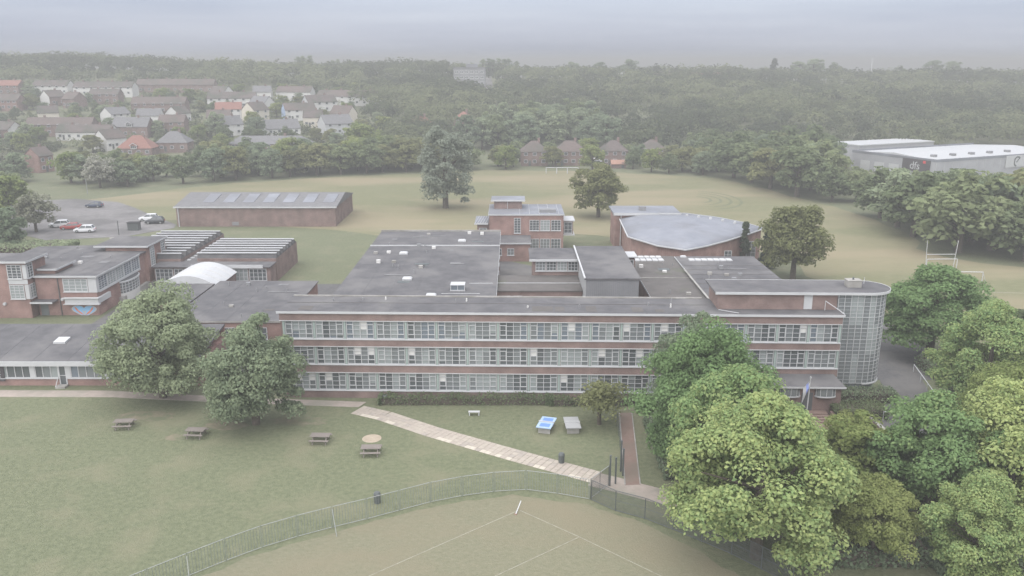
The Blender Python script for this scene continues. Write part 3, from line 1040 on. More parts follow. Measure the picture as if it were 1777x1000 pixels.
# ---------------------------------------------------------------- the brick wing on the left
def brick_wing():
    root = thing('brick_wing', 'red brick wing with long side window band, bow window and painted heart', 'school wing', (-66, 124, 0))
    x1, yf = -60.8, 118.0
    # main volume
    MB().box(-69.6, x1, yf, 138.0, -.2, 5.84).build('wall', 'brick_red', root)
    r = MB().prism([(-69.6, yf - .35), (x1 + .35, yf - .35), (x1 + .35, 132.3), (-60.3, 134.5), (-64, 140), (-80, 138), (-80, 124), (-74, 121.9), (-69.6, 121.9)], 5.844, 6.02)
    ro = r.build('roof', 'roof_felt', root)
    MB().box(-69.58, x1 + .4, yf - .39, yf - .353, 5.8, 6.08).build('fascia', 'white', ro)
    MB().box(x1 + .353, x1 + .39, yf - .352, 132.3, 5.8, 6.08).build('fascia', 'white', ro)
    MB().box(-80, -69.8, 122.0, 138.0, -.2, 5.84).build('rear_wall', 'brick_red', root)
    rr = random.Random(8)
    for i in range(9):
        x = -79 + 2.1 * i
        MB().box(x, x + .09, 122.2 if x < -69.7 else yf, 138, 6.021, 6.035).build('roof_seam', 'roof_felt', ro)
    roof_clutter(root, -79, -62, 125, 137, 6.02, 14, 54)
    # raised roof part
    MB().box(-72.4, -67.2, 119.2, 124.4, 6.024, 6.6).build('raised_wall', 'brick_red', root)
    rp = MB().box(-72.6, -66.8, 118.9, 124.7, 6.604, 6.76).build('raised_roof', 'roof_felt', root)
    MB().box(-69.6, -66.77, 118.86, 118.897, 6.56, 6.82).build('fascia', 'white', rp)
    MB().box(-66.797, -66.76, 118.9, 124.7, 6.56, 6.82).build('fascia', 'white', rp)
    # front tower at the left
    MB().box(-86, -69.9, 116.6, 121.8, -.2, 8.3).build('tower', 'brick_red', root)
    tr = MB().box(-86.3, -69.5, 116.2, 122.0, 8.304, 8.5).build('tower_roof', 'roof_felt', root)
    MB().box(-86.3, -69.46, 116.16, 116.197, 8.26, 8.56).build('fascia', 'white', tr)
    MB().box(-69.497, -69.46, 116.2, 122.0, 8.26, 8.56).build('fascia', 'white', tr)
    for z in (2.9, 5.9):
        win(root, 'F', -72.6, z, 2.1, 2.1, 116.6, 3, 5, any_glass, bar=.09)
        win(root, 'R', 116.8, z, 1.5, 2.1, -69.9, 2, 5, any_glass, bar=.09)
        MB().box(-70.35, -69.78, 116.48, 117.0, z, z + 2.1).build('corner_post', 'white', root)
    MB().box(-72.6, -69.84, 116.53, 116.597, 5.1, 5.8).build('window_panel', 'white', root)
    # corner window and long side band
    win(root, 'F', -65.6, 3.6, 3.6, 2.0, yf, 4, 4, any_glass, bar=.1)
    MB().box(-61.9, -60.68, 117.88, 118.6, 3.5, 5.7).build('corner_post', 'white', root)
    for i in range(5):
        y0 = 118.65 + 2.78 * i
        win(root, 'R', y0, 3.6, 2.62, 2.0, x1, 3, 6, lambda: grnd.choice(['glass_mid', 'glass_blind', 'glass_blue']), bar=.07)
        MB().box(x1 + .003, x1 + .14, y0 + 2.63, y0 + 2.77, 3.5, 5.7).build('window_post', 'white', root)
    MB().box(x1 + .002, x1 + .2, 118.6, 132.5, 3.36, 3.495).build('sill', 'white', root)
    # planter shelf under the corner window
    MB().box(-65.3, -60.4, 117.3, 117.996, 1.95, 2.75).build('white_ledge', 'white', root)
    MB().box(x1 + .004, -60.4, 118.0, 121.3, 1.95, 2.75).build('white_ledge', 'white', root)
    MB().box(-65.5, -60.25, 117.1, 117.7, 2.755, 2.85).build('white_ledge', 'white', root)
    MB().box(-65.5, -60.25, 117.1, 117.7, 1.83, 1.945).build('white_ledge', 'white', root)
    # porch between tower and main volume
    MB().box(-69.8, -66.6, 116.2, 117.99, 2.3, 2.46).build('porch_roof', 'roof_felt', root)
    MB().box(-69.8, -66.56, 116.16, 116.197, 2.26, 2.52).build('fascia', 'white', root)
    MB().box(-69.3, -68.2, 117.93, 117.997, 0, 2.2).build('door', 'glass_mid', root)
    MB().tube((-66.3, 117.93, 0), (-66.3, 117.93, 5.8), .07).build('downpipe', 'metal_dark', root)
    for x, z in ((-73.6, 2.2), (-65.9, 2.5)):
        MB().tube((x, 116.3 if x < -70 else 117.7, z), (x, 116.58 if x < -70 else 117.98, z), .22, .22, 10).build('wall_lamp', 'white', root)
    # painted heart
    def plate(pts, d, mat, name='mural_shape'):
        mb = MB()
        k = len(pts)
        vs = [(x, yf - d, z) for x, z in pts] + [(x, yf - .002, z) for x, z in pts]
        mb.add(vs, [tuple(range(k))] + [(i, i + k, (i + 1) % k + k, (i + 1) % k) for i in range(k)])
        return mb.build(name, mat, mur)
    cx, cz = -63.0, .72
    mur = MB().box(cx - .05, cx + .05, yf - .01, yf - .004, cz - .02, cz + .04).build('mural', 'white', root)
    def heart(s):
        out = []
        for t in np.linspace(0, 2 * math.pi, 41)[:-1]:
            x = 16 * math.sin(t) ** 3
            z = 13 * math.cos(t) - 5 * math.cos(2 * t) - 2 * math.cos(3 * t) - math.cos(4 * t)
            out.append((cx + x * .116 * s, cz + z * .067 * s))
        return out
    plate(heart(1.0), .012, 'white')
    plate(heart(.88), .02, 'mural_blue')
    for s in (-1, 1):
        plate([(cx + s * x, cz + z) for x, z in ((.1, -.72), (.75, -.38), (1.25, .12), (1.4, .52), (1.15, .5), (.85, .05), (.4, -.3))][::s], .03, 'mural_orange')
    plate([(cx + x, cz + z) for x, z in ((-.3, .1), (0, -.95), (.3, .1), (0, -.1))], .034, 'white')
    # end tower with slit windows
    MB().box(-67.0, -60.2, 134.6, 142.0, -.2, 6.75).build('end_tower', 'brick_red', root)
    et = MB().box(-68.6, -59.8, 134.0, 142.3, 6.754, 6.92).build('end_roof', 'roof_felt', root)
    MB().box(-68.6, -59.77, 133.96, 133.997, 6.7, 6.98).build('fascia', 'white', et)
    MB().box(-59.797, -59.76, 134.0, 142.3, 6.7, 6.98).build('fascia', 'white', et)
    win(root, 'R', 135.6, 3.2, 1.7, 3.2, -60.2, 2, 8, any_glass, bar=.1)
    win(root, 'R', 140.0, 2.0, 1.6, 4.4, -60.2, 2, 10, any_glass, bar=.1)
    MB().box(-60.1, -60.0, 137.9, 138.1, 3.0, 3.3).build('wall_lamp', 'white', root)
    # white plinth and bow window on the side
    MB().box(-60.796, -60.2, 124.5, 134.5, -.2, .9).build('plinth', 'concrete', root)
    MB().box(-60.19, -59.7, 134.6, 142.1, -.2, .7).build('plinth', 'concrete', root)
    pts = [(x1 + .002 + 1.0 * math.sin(t), 128.2 - 3.0 * math.cos(t)) for t in np.linspace(0, math.pi, 11)]
    bw = MB().prism(pts, -.1, 1.3).build('bow_window', 'white_soft', root)
    MB().prism([(x1 + .002 + .95 * math.sin(t), 128.2 - 2.9 * math.cos(t)) for t in np.linspace(0, math.pi, 11)], 1.304, 3.0).build('bow_glass', 'glass_mid', bw)
    MB().prism([(x1 + .002 + 1.2 * math.sin(t), 128.2 - 3.2 * math.cos(t)) for t in np.linspace(0, math.pi, 11)], 3.004, 3.25).build('bow_roof', 'white', bw)
    MB().prism([(x1 + .002 + 1.05 * math.sin(t), 128.2 - 3.05 * math.cos(t)) for t in np.linspace(0, math.pi, 11)], 3.254, 3.3).build('bow_roof', 'roof_felt', bw)
    for p in pts[1:-1]:
        MB().bar((p[0], p[1], 1.3), (p[0], p[1], 3.0), .09, .09).build('bow_mullion', 'white', bw)
    for z in (1.7, 2.1, 2.55):
        rg = MB()
        for a, b in zip(pts, pts[1:]):
            rg.bar((a[0], a[1], z), (b[0], b[1], z), .06, .06)
        rg.build('bow_transom', 'white', bw)


def low_front():
    root = thing('low_white_building', 'low building with dark sloping roof, white fascia and white framed windows', 'school wing', (-60, 92, 0))
    x0, x1, yf, yb = -84.0, -36.0, 90.2, 99.6
    MB().box(x0, x1, yf, yb, -.2, 2.68).build('wall', 'brick_red', root)
    vs = [(x0, yf - .5, 3.1), (x1, yf - .5, 3.1), (x1, yb + .3, 4.4), (x0, yb + .3, 4.4)]
    vs += [(x, y, z - .2) for x, y, z in vs]
    ro = MB().add(vs, [(0, 1, 2, 3), (7, 6, 5, 4), (4, 5, 1, 0), (5, 6, 2, 1), (6, 7, 3, 2), (7, 4, 0, 3)]).build('roof', 'roof_felt', root)
    MB().box(x0, x1, yb, yb + .2, -.2, 4.15).build('rear_wall', 'brick_red', root)
    MB().box(x0 - .02, x1 + .02, yf - .56, yf - .504, 2.55, 3.14).build('fascia', 'white', ro)
    for i in range(12):
        x = x0 + 4 * i + 1.2
        MB().bar((x, yf - .4, 3.118), (x, yb + .2, 4.392), .07, .03).build('roof_seam', 'roof_felt', ro)
    sl = MB()
    sl.add([(-54.6, 94.3, 3.9), (-53.2, 94.3, 3.9), (-53.2, 95.7, 4.09), (-54.6, 95.7, 4.09), (-54.6, 94.3, 3.6), (-53.2, 94.3, 3.6), (-53.2, 95.7, 3.6), (-54.6, 95.7, 3.6)],
           [(0, 1, 2, 3), (4, 5, 1, 0), (5, 6, 2, 1), (6, 7, 3, 2), (7, 4, 0, 3)])
    sl.build('rooflight', 'white', ro)
    bay = 4.1
    for k in range(11):
        xa = -79.9 + bay * k
        if xa + bay > x1:
            break
        MB().box(xa, xa + .5, yf - .12, yf - .003, .85, 2.55).build('pilaster', 'white', root)
        doorbay = k in (2, 6)
        n = 4
        w = (bay - .5) * (.75 if doorbay else 1.0)
        win(root, 'F', xa + .5, .95, w, 1.55, yf, 4 if not doorbay else 3, 1, (lambda: grnd.choice(['glass_blind', 'glass_mid', 'glass_dark', 'glass_blue'])), bar=.08, panes='cols')
        if doorbay:
            d = win(root, 'F', xa + .5 + w, .02, bay - .5 - w, 2.48, yf, 1, 2, 'glass_dark', bar=.1, name='door', sill=False)
            MB().box(xa + .4 + w, xa + bay + .1, yf - 1.0, yf - .13, -.1, .22).build('door_step', 'concrete', root)
            MB().bar((xa + .45 + w, yf - .95, .2), (xa + .45 + w, yf - .2, 1.1), .06, .06).build('handrail', 'white', root)
    b = MB().box(-59.6, -58.3, yf - .17, yf - .125, .6, 2.4).build('notice_board', 'sign_dark', root)
    for z, r0 in ((1.95, .28), (1.3, .22)):
        rg = MB()
        pts = [(-58.95 + r0 * math.cos(t), yf - .19, z + r0 * math.sin(t)) for t in np.linspace(.3, 5.6, 14)]
        for a, c in zip(pts, pts[1:]):
            rg.bar(a, c, .03, .12)
        rg.build('board_mark', 'white', b)


def workshops():
    root = thing('sawtooth_workshop', 'sawtooth roofed workshop with rows of white northlight edges', 'workshop', (-60, 147, 0))
    MB().box(-67.2, -56.0, 142.6, 159.5, -.2, 3.9).build('wall', 'brick', root)
    MB().box(-60.0, -56.0, 137.5, 142.59, -.2, 3.9).build('wall', 'brick', root)
    def teeth(x0f, x1, y0, y1, n, parent):
        for i in range(n):
            y = y0 + (y1 - y0) * i / n
            d = (y1 - y0) / n
            x0 = x0f(y)
            mb = MB()
            mb.add([(x0, y, 3.904), (x1, y, 3.904), (x1, y + d - .02, 3.904), (x0, y + d - .02, 3.904), (x0, y + .25, 4.75), (x1, y + .25, 4.75)],
                   [(0, 1, 5, 4), (5, 2, 3, 4), (0, 4, 3), (1, 2, 5), (0, 3, 2, 1)])
            t = mb.build('northlight', 'roof_felt', parent)
            MB().box(x0 - .05, x1 + .05, y + .06, y + .46, 4.754, 4.9).build('ridge_flashing', 'white', t)
    teeth(lambda y: -67.2 if y > 142.6 else -60.0, -56.0, 137.8, 159.3, 10, root)
    root2 = thing('second_sawtooth_workshop', 'sawtooth workshop roof right of the gully with white edges', 'workshop', (-48, 146, 0))
    MB().box(-53.4, -40.0, 138.0, 152.0, -.2, 3.9).build('wall', 'brick', root2)
    teeth(lambda y: -53.4, -40.0, 138.2, 151.8, 7, root2)
    root3 = thing('workshop_corridor', 'dark flat corridor roof with white window wall below the sawtooth roofs', 'school wing', (-50, 137, 0))
    MB().box(-59.2, -40, 134.2, 137.4, -.2, 3.4).build('wall', 'brick', root3)
    MB().box(-59.4, -39.8, 133.6, 137.45, 3.404, 3.55).build('roof', 'roof_felt', root3)
    MB().box(-55.95, -53.45, 137.46, 158, -.2, 3.2).build('gully_wall', 'brick', root3)
    g = MB().box(-55.94, -53.46, 137.5, 158.3, 3.204, 3.35).build('gully_roof', 'roof_felt', root3)
    for k in range(12):
        MB().box(-55.5, -54.9, 139 + k * 1.55, 139.5 + k * 1.55, 3.352, 3.5).build('gully_cover', 'white', g)
    for k in range(6):
        win(root3, 'F', -59.0 + 3.1 * k, 1.0, 2.9, 2.1, 134.2, 4, 3, any_glass, bar=.1)
    MB().box(-52.8, -41, 133.55, 133.597, 3.3, 3.9).build('fascia_panel', 'white', root3)


def barrel_roof():
    root = thing('barrel_roof_hall', 'small hall with shallow white barrel vaulted roof', 'hall', (-49.5, 128, 0))
    x0, x1, y0, y1 = -54.0, -45.2, 123.6, 132.6
    MB().box(x0, x1, y0, y1, -.2, 2.7).build('wall', 'brick', root)
    n = 14
    vs, fs = [], []
    for y in (y0 - .2, y1 + .2):
        for i in range(n + 1):
            t = i / n
            x = x0 - .2 + (x1 - x0 + .4) * t
            vs.append((x, y, 2.9 + 1.7 * math.sin(math.pi * t) ** .9))
        for i in range(n + 1):
            x = x0 - .2 + (x1 - x0 + .4) * i / n
            vs.append((x, y, 2.704))
    m = 2 * (n + 1)
    for i in range(n):
        fs.append((i, i + 1, m + i + 1, m + i))
        fs.append((n + 1 + i, i, i + 1, n + 2 + i)[::-1])
        fs.append((m + n + 1 + i, m + i, m + i + 1, m + n + 2 + i))
    r = MB().add(vs, fs).build('roof', 'white', root, smooth=False)
    for k in range(1, 4):
        y = y0 + (y1 - y0) * k / 4
        rib = MB()
        for i in range(n):
            a, b = vs[i], vs[i + 1]
            rib.bar((a[0], y, a[2] + .02), (b[0], y, b[2] + .02), .08, .05)
        rib.build('roof_rib', 'white_soft', r)


def low_flats():
    root = thing('low_flat_roof', 'low dark flat roofed block below the white barrel roof', 'school wing', (-49, 118, 0))
    flat_block(root, -53.4, -45.6, 113.8, 123.3, 3.4, wall='brick_red', front_trim=False)
    root = thing('wide_flat_roof', 'wide dark flat roof with bicycle sheds behind the two dark trees', 'school wing', (-38, 112, 0))
    r = flat_block(root, -44.8, -30.0, 104.0, 124.5, 3.5, wall='brick_red', front_trim=False)
    roof_clutter(root, -44, -31, 105, 123, 3.5, 10, 55)
    MB().box(-44.9, -30, 103.78, 103.81, 3.3, 3.54).build('fascia', 'concrete', r)
    for k in range(3):
        win(root, 'F', -43.6 + 4.2 * k, 1.0, 3.2, 1.6, 104.0, 4, 2, any_glass)
    for dx, dy in ((-42.3, 101.2),):
        root2 = thing('light_mast', 'white aerial mast with cross arms beside the dark tree', 'mast', (-43.0, 103.0, 0))
        MB().tube((-43.0, 103.0, 0), (-43.0, 103.0, 4.6), .09).build('pole', 'white', root2)
        MB().bar((-44.3, 103.0, 4.1), (-41.7, 103.0, 4.1), .1, .12).build('cross_arm', 'white', root2)
        MB().tube((-43.0, 103.0, 0), (-43.0, 103.0, 1.6), .5, .25, 10).build('base', 'concrete', root2)


def gym():
    root = thing('gymnasium', 'brick gymnasium with shallow grey roof beside the car park', 'gymnasium', (-58, 195, 0))
    x0, x1, y0, y1 = -76, -40, 187, 208
    MB().box(x0, x1, y0, y1, -.2, 4.45).build('wall', 'brick', root)
    vs = [(x0 - .4, y0 - .4, 4.5), (x1 + .4, y0 - .4, 4.5), (x1 + .4, (y0 + y1) / 2, 6.3), (x0 - .4, (y0 + y1) / 2, 6.3), (x1 + .4, y1 + .4, 4.5), (x0 - .4, y1 + .4, 4.5)]
    r = MB().add(vs, [(0, 1, 2, 3), (3, 2, 4, 5), (0, 3, 5), (1, 4, 2), (0, 5, 4, 1)]).build('roof', 'roof_grey', root)
    MB().box(x0 - .43, x1 + .43, y0 - .45, y0 - .403, 4.3, 4.62).build('fascia', 'white', r)
    for k in range(7):
        x = x0 + 5 + 4.6 * k
        MB().add([(x, y0 + 3, 5.13), (x + 2.6, y0 + 3, 5.13), (x + 2.6, y0 + 9, 6.16), (x, y0 + 9, 6.16), (x, y0 + 3, 5.03), (x + 2.6, y0 + 3, 5.03), (x + 2.6, y0 + 9, 6.0), (x, y0 + 9, 6.0)],
                 [(0, 1, 2, 3), (0, 4, 5, 1), (1, 5, 6, 2), (2, 6, 7, 3), (3, 7, 4, 0)]).build('roof_panel', 'sheet_metal', r)
    MB().tube((x0 + .5, y0 - .15, 0), (x0 + .5, y0 - .15, 4.3), .12).build('downpipe', 'white', root)
    MB().box(-63.5, -62.0, y0 - .08, y0 - .003, .3, 1.1).build('vent_grille', 'cladding', root)


brick_wing()
low_front()
workshops()
barrel_roof()
low_flats()
gym()


# ================================================================== houses and far buildings
def ordinal(n):
    unit = ['first', 'second', 'third', 'fourth', 'fifth', 'sixth', 'seventh', 'eighth', 'ninth', 'tenth', 'eleventh', 'twelfth', 'thirteenth', 'fourteenth', 'fifteenth', 'sixteenth', 'seventeenth', 'eighteenth', 'nineteenth']
    if n < 19:
        return unit[n]
    t, u = divmod(n + 1, 10)
    tens = {2: ('twentieth', 'twenty'), 3: ('thirtieth', 'thirty'), 4: ('fortieth', 'forty'), 5: ('fiftieth', 'fifty')}[t]
    return tens[0] if u == 0 else tens[1] + '-' + unit[u - 1]


HW = {}


def house(name, label, x, y, w, d, h, rise, rz, wall, roof, hip=False, nwin=3, floors=2, chim=1, gable=None, group=None, win_col='white', dormer=False):
    """w along the local x axis (ridge direction), front faces local -y"""
    z = terrain(x, y) - .3
    root = thing(name, label, 'house', (x, y, z), group, rz)
    def bld(mb, n, m, p):
        ob = bpy.data.objects.new(n, mb.mesh(n, m))
        ob.parent = p
        col.objects.link(ob)
        return ob
    a, b = w / 2, d / 2
    mb = MB().box(-a, a, -b, b, -1.5, h)
    if not hip:
        mb.add([(-a, -b, h), (-a, b, h), (-a, 0, h + rise - .1), (a, -b, h), (a, b, h), (a, 0, h + rise - .1)], [(0, 2, 1), (3, 4, 5), (0, 3, 5, 2), (1, 2, 5, 4)])
    bld(mb, 'wall', wall, root)
    o = .35
    if hip:
        k = min(a, b) * .95
        vs = [(-a - o, -b - o, h - .05), (a + o, -b - o, h - .05), (a + o, b + o, h - .05), (-a - o, b + o, h - .05), (-a + k, 0, h + rise), (a - k, 0, h + rise)]
        r = bld(MB().add(vs, [(0, 1, 5, 4), (1, 2, 5), (2, 3, 4, 5), (3, 0, 4), (3, 2, 1, 0)]), 'roof', roof, root)
    else:
        dz = o * rise / b
        vs = []
        for yy, zz in ((-b - o, h - dz), (0, h + rise), (b + o, h - dz)):
            vs += [(-a - .2, yy, zz + .16), (a + .2, yy, zz + .16), (-a - .2, yy, zz), (a + .2, yy, zz)]
        r = bld(MB().add(vs, [(0, 1, 5, 4), (4, 5, 9, 8), (2, 6, 7, 3), (6, 10, 11, 7), (0, 2, 3, 1), (8, 9, 11, 10), (0, 4, 6, 2), (4, 8, 10, 6), (1, 3, 7, 5), (5, 7, 11, 9)]), 'roof', roof, root)
    if gable:
        for s in (-1, 1):
            g = s * (a + .03)
            g2 = s * (a + .001)
            bld(MB().add([(g, -b, -1), (g, b, -1), (g, b, h), (g, 0, h + rise - .15), (g, -b, h), (g2, -b, -1), (g2, b, -1), (g2, b, h), (g2, 0, h + rise - .15), (g2, -b, h)],
                         [(0, 1, 2, 3, 4), (0, 5, 6, 1), (1, 6, 7, 2), (2, 7, 8, 3), (3, 8, 9, 4), (4, 9, 5, 0)]), 'gable_end', gable, root)
    for k in range(chim):
        cxx = -a + w * (k + .5) / chim if chim > 1 else a * .35
        bld(MB().box(cxx - .45, cxx + .45, -.3, .3, h + rise * .6, h + rise + 1.0), 'chimney', 'brick', r)
    if (wall, 'w') not in HW:
        HW[(wall, 'w')] = MB().box(-.7, .7, -.08, .1, -.62, .62).mesh('window', 'white')
        HW[(wall, 'p')] = MB().box(-.56, .56, -.1, -.082, -.48, .48).mesh('pane', 'glass_dark')
    for f in range(floors):
        zz = 1.7 + f * 2.6 + .3
        if zz > h - .4:
            break
        for k in range(nwin):
            xx = -a + w * (k + .5) / nwin
            wo = link('window', HW[(wall, 'w')], root, (xx, -b - .03, zz))
            link('pane', HW[(wall, 'p')], wo)
    bld(MB().box(-a + w * .5 / nwin + 1.0, -a + w * .5 / nwin + 1.9, -b - .06, -b + .02, .3, 2.3), 'door', 'metal_dark', root)
    if dormer:
        dm = bld(MB().box(-1.1, 1.1, -b - .5, -b + 1.5, h - .2, h + 1.1), 'dormer', 'white_soft', root)
        bld(MB().add([(-1.4, -b - .7, h + 1.05), (1.4, -b - .7, h + 1.05), (0, -b - .7, h + 2.0), (-1.4, 0, h + 1.05), (1.4, 0, h + 1.05), (0, 0, h + 2.0)],
                     [(0, 1, 2), (0, 2, 5, 3), (1, 4, 5, 2), (0, 3, 4, 1)]), 'dormer_roof', roof, dm)
        for xx in (-.7, 0, .7):
            bld(MB().box(xx - .28, xx + .28, -b - .56, -b - .502, h + .05, h + .95), 'pane', 'glass_dark', dm)
        bld(MB().bar((-1.5, -b - .75, h + 1.0), (0, -b - .75, h + 2.05), .1, .2), 'barge_board', 'white', dm)
        bld(MB().bar((1.5, -b - .75, h + 1.0), (0, -b - .75, h + 2.05), .1, .2), 'barge_board', 'white', dm)
    return root


TG = 'terraces on the hillside'
# name, label, x, y, w, d, h, rise, rz(deg), wall, roof, kwargs
HOUSES = [
    ('terrace', 'grey and red roofed terrace at the far left edge of the hillside', -280, 478, 16, 8, 5.2, 2.6, -4, 'brick', 'roof_red', dict(nwin=4, chim=2)),
    ('terrace', 'dark roofed white terrace in the top row, second from the left edge', -256, 480, 20, 8, 5.0, 2.8, -3, 'white_soft', 'roof_tile', dict(nwin=5, chim=2, gable='white_soft')),
    ('terrace', 'longest white walled terrace of the top hillside row', -226, 478, 33, 8, 5.0, 2.8, -2, 'white_soft', 'roof_tile', dict(nwin=8, chim=4, gable='white_soft')),
    ('terrace', 'long brown roofed terrace showing mostly roof in the top row', -194, 498, 44, 8, 4.6, 3.0, 2, 'brick', 'roof_brown', dict(nwin=9, chim=4)),
    ('terrace', 'short dark terrace with white windows just below the top row', -214, 452, 15, 8, 5.0, 2.6, 3, 'brick', 'roof_tile', dict(nwin=4, chim=2)),
    ('terrace', 'white terrace with a white gable at its right end, centre of hillside', -146, 447, 24, 8, 5.2, 3.0, 10, 'white_soft', 'roof_tile', dict(nwin=6, chim=2, gable='white_soft')),
    ('terrace', 'reddish brick terrace at the left edge below the top row', -252, 430, 12, 8, 5.2, 2.8, -5, 'brick_red', 'roof_brown', dict(nwin=4, chim=1)),
    ('house', 'house with white gable trim beside the left hillside trees', -238, 444, 9, 8, 4.8, 3.0, 60, 'brick', 'roof_brown', dict(nwin=2, gable='white_soft')),
    ('terrace', 'dark brown terrace in the middle of the hillside behind tall trees', -176, 428, 26, 8, 5.0, 3.0, 4, 'brick', 'roof_brown', dict(nwin=6, chim=3)),
    ('terrace', 'white house with reddish roof left of the pale gabled house', -137, 413, 12, 8, 5.4, 3.0, 14, 'white_soft', 'roof_red', dict(nwin=4, chim=1)),
    ('house', 'cream house with a plain pale gable facing the school', -124, 412, 10, 8, 5.4, 3.4, 62, 'cream', 'roof_brown', dict(nwin=2, gable='cream')),
    ('terrace', 'long brown roofed terrace in the lower left row', -197, 372, 28, 8, 5.0, 2.8, 3, 'brick', 'roof_brown', dict(nwin=7, chim=2)),
    ('terrace', 'terrace with white walled right half, in front of the brown terrace', -182, 363, 24, 7, 3.6, 2.8, -3, 'white_soft', 'roof_tile', dict(nwin=6, chim=2, floors=1)),
    ('house', 'dark grey roofed house with white dormer in the lower row', -165, 370, 15, 9, 4.8, 3.6, 2, 'brick', 'roof_grey', dict(nwin=4, dormer=True)),
    ('house', 'brick house with two white windows right of the dormer house', -151, 379, 11, 8, 5.2, 3.0, 6, 'brick', 'roof_brown', dict(nwin=3)),
    ('house', 'dark house with white bargeboards at the left edge, lower row', -216, 363, 10, 8, 4.6, 3.0, -20, 'brick', 'roof_tile', dict(nwin=3, gable='white_soft')),
    ('house', 'narrow house with a bright white gable beside the dark round tree', -125, 375, 10, 7, 5.2, 3.4, 48, 'white_soft', 'roof_grey', dict(nwin=2, gable='white')),
    ('bungalow', 'long grey hipped bungalow roof in front of the white houses', -98, 344, 33, 9, 2.8, 3.0, 1, 'brick', 'roof_grey', dict(nwin=7, hip=True, floors=1)),
    ('house', 'low white house with a white gable facing right, above the bungalow', -103, 378, 15, 9, 3.2, 3.6, 30, 'white_soft', 'roof_grey', dict(nwin=4, floors=1, gable='white')),
    ('house', 'house with pale blue gable end on the hillside', -104, 416, 15, 8, 5.2, 3.0, 28, 'white_soft', 'roof_brown', dict(nwin=4, gable='blue_render')),
    ('house', 'brown roofed house with white gable behind the blue house', -99, 440, 16, 8, 5.4, 3.2, 38, 'white_soft', 'roof_tile', dict(nwin=4, gable='white')),
    ('house', 'large white house with two white gables, nearest of the right hand group', -79, 380, 13, 10, 5.2, 3.6, 32, 'white', 'roof_grey', dict(nwin=3, gable='white')),
    ('terrace', 'brown roofed terrace running to a white gable at the right end of the hillside', -88, 462, 34, 8, 5.0, 3.0, -14, 'white_soft', 'roof_brown', dict(nwin=8, chim=4, gable='white')),
    ('terrace', 'low white walled terrace high on the hillside above the blue house', -121, 480, 20, 8, 4.8, 2.8, -8, 'white_soft', 'roof_brown', dict(nwin=5, chim=2)),
    ('house', 'house with red hipped roof and white gabled dormer behind the left belt', -147, 332, 13, 10, 3.4, 4.6, 4, 'brick', 'roof_red', dict(nwin=4, hip=True, dormer=True, floors=1)),
    ('house', 'grey hipped roof house right of the red roofed house', -136, 341, 12, 9, 3.8, 4.2, 4, 'brick', 'roof_grey', dict(nwin=3, hip=True)),
    ('house', 'tall brick gabled house with white bay windows in the trees at left', -161, 286, 6, 6, 6.0, 2.6, 74, 'brick_red', 'roof_brown', dict(nwin=2, gable='brick_red')),
    ('house', 'red roofed house left of the silvery poplar', -41, 380, 11, 8, 4.6, 3.2, 8, 'brick', 'roof_red', dict(nwin=3, hip=True)),
    ('house', 'small red roofed house right of the silvery poplar', -22, 388, 8, 8, 5.6, 3.4, -8, 'brick', 'roof_red', dict(nwin=2, hip=True)),
    ('house', 'brown hipped house at the left of the three behind the playing field', 8, 306, 9.5, 8, 5.4, 3.6, 2, 'brick', 'roof_brown', dict(nwin=3, hip=True)),
    ('house', 'brown tiled house in the middle of the three behind the playing field', 21, 307, 11, 8, 5.4, 3.6, -3, 'brick', 'roof_brown', dict(nwin=4, hip=True)),
    ('house', 'dark hipped house at the right of the three behind the playing field', 37, 308, 9.5, 8, 5.4, 3.6, 3, 'brick', 'roof_tile', dict(nwin=3, hip=True)),
    ('house', 'brick house half hidden by trees right of the dark hipped house', 53, 320, 9, 8, 5.0, 3.2, 0, 'brick', 'roof_brown', dict(nwin=3, hip=True)),
]
rh = random.Random(17)
for row, (rname, yy0, az0, az1, n_) in enumerate((('top', 470, -.585, -.24, 9), ('second', 436, -.57, -.19, 10), ('third', 400, -.56, -.18, 10), ('front', 350, -.56, -.26, 6))):
    spots = []
    for k in range(n_):
        yy = yy0 + rh.uniform(-8, 8)
        xx = (az0 + (az1 - az0) * (k + .5 + rh.uniform(-.2, .2)) / n_) * yy
        if all((xx - a[2]) ** 2 + ((yy - a[3]) * .8) ** 2 > (a[4] / 2 + 7) ** 2 for a in HOUSES):
            spots.append((xx, yy))
    for k, (xx, yy) in enumerate(spots):
        wl_, wn_ = rh.choice([('white_soft', 'white'), ('white_soft', 'white'), ('brick', 'brown brick'), ('cream', 'cream')])
        rf_, rn_ = rh.choice([('roof_brown', 'brown'), ('roof_tile', 'dark'), ('roof_grey', 'grey'), ('roof_brown', 'brown')])
        HOUSES.append(('house', 'small %s house with %s roof, %s small one in the %s hillside row' % (wn_, rn_, ordinal(k), rname), xx, yy,
                       rh.uniform(8, 11), rh.uniform(6.8, 7.8), rh.uniform(4.6, 5.2), rh.uniform(2.8, 3.5), rh.choice([8, 30, 48, 62, -25, 75]), wl_, rf_, dict(nwin=3, gable=wl_ if wl_ != 'brick' else None)))
for nm, lb, x, y, w, d, h, rise, rz, wall, roof, kw in HOUSES:
    house(nm, lb, x, y, w, d, h, rise, R(rz), wall, roof, group=TG if nm == 'terrace' else None, **kw)
house('garden_shed', 'small orange roofed shed at the edge of the playing field', 37.5, 297, 5, 3.4, 1.9, 1.1, R(3), 'brick', 'roof_orange', nwin=1, floors=1, chim=0)


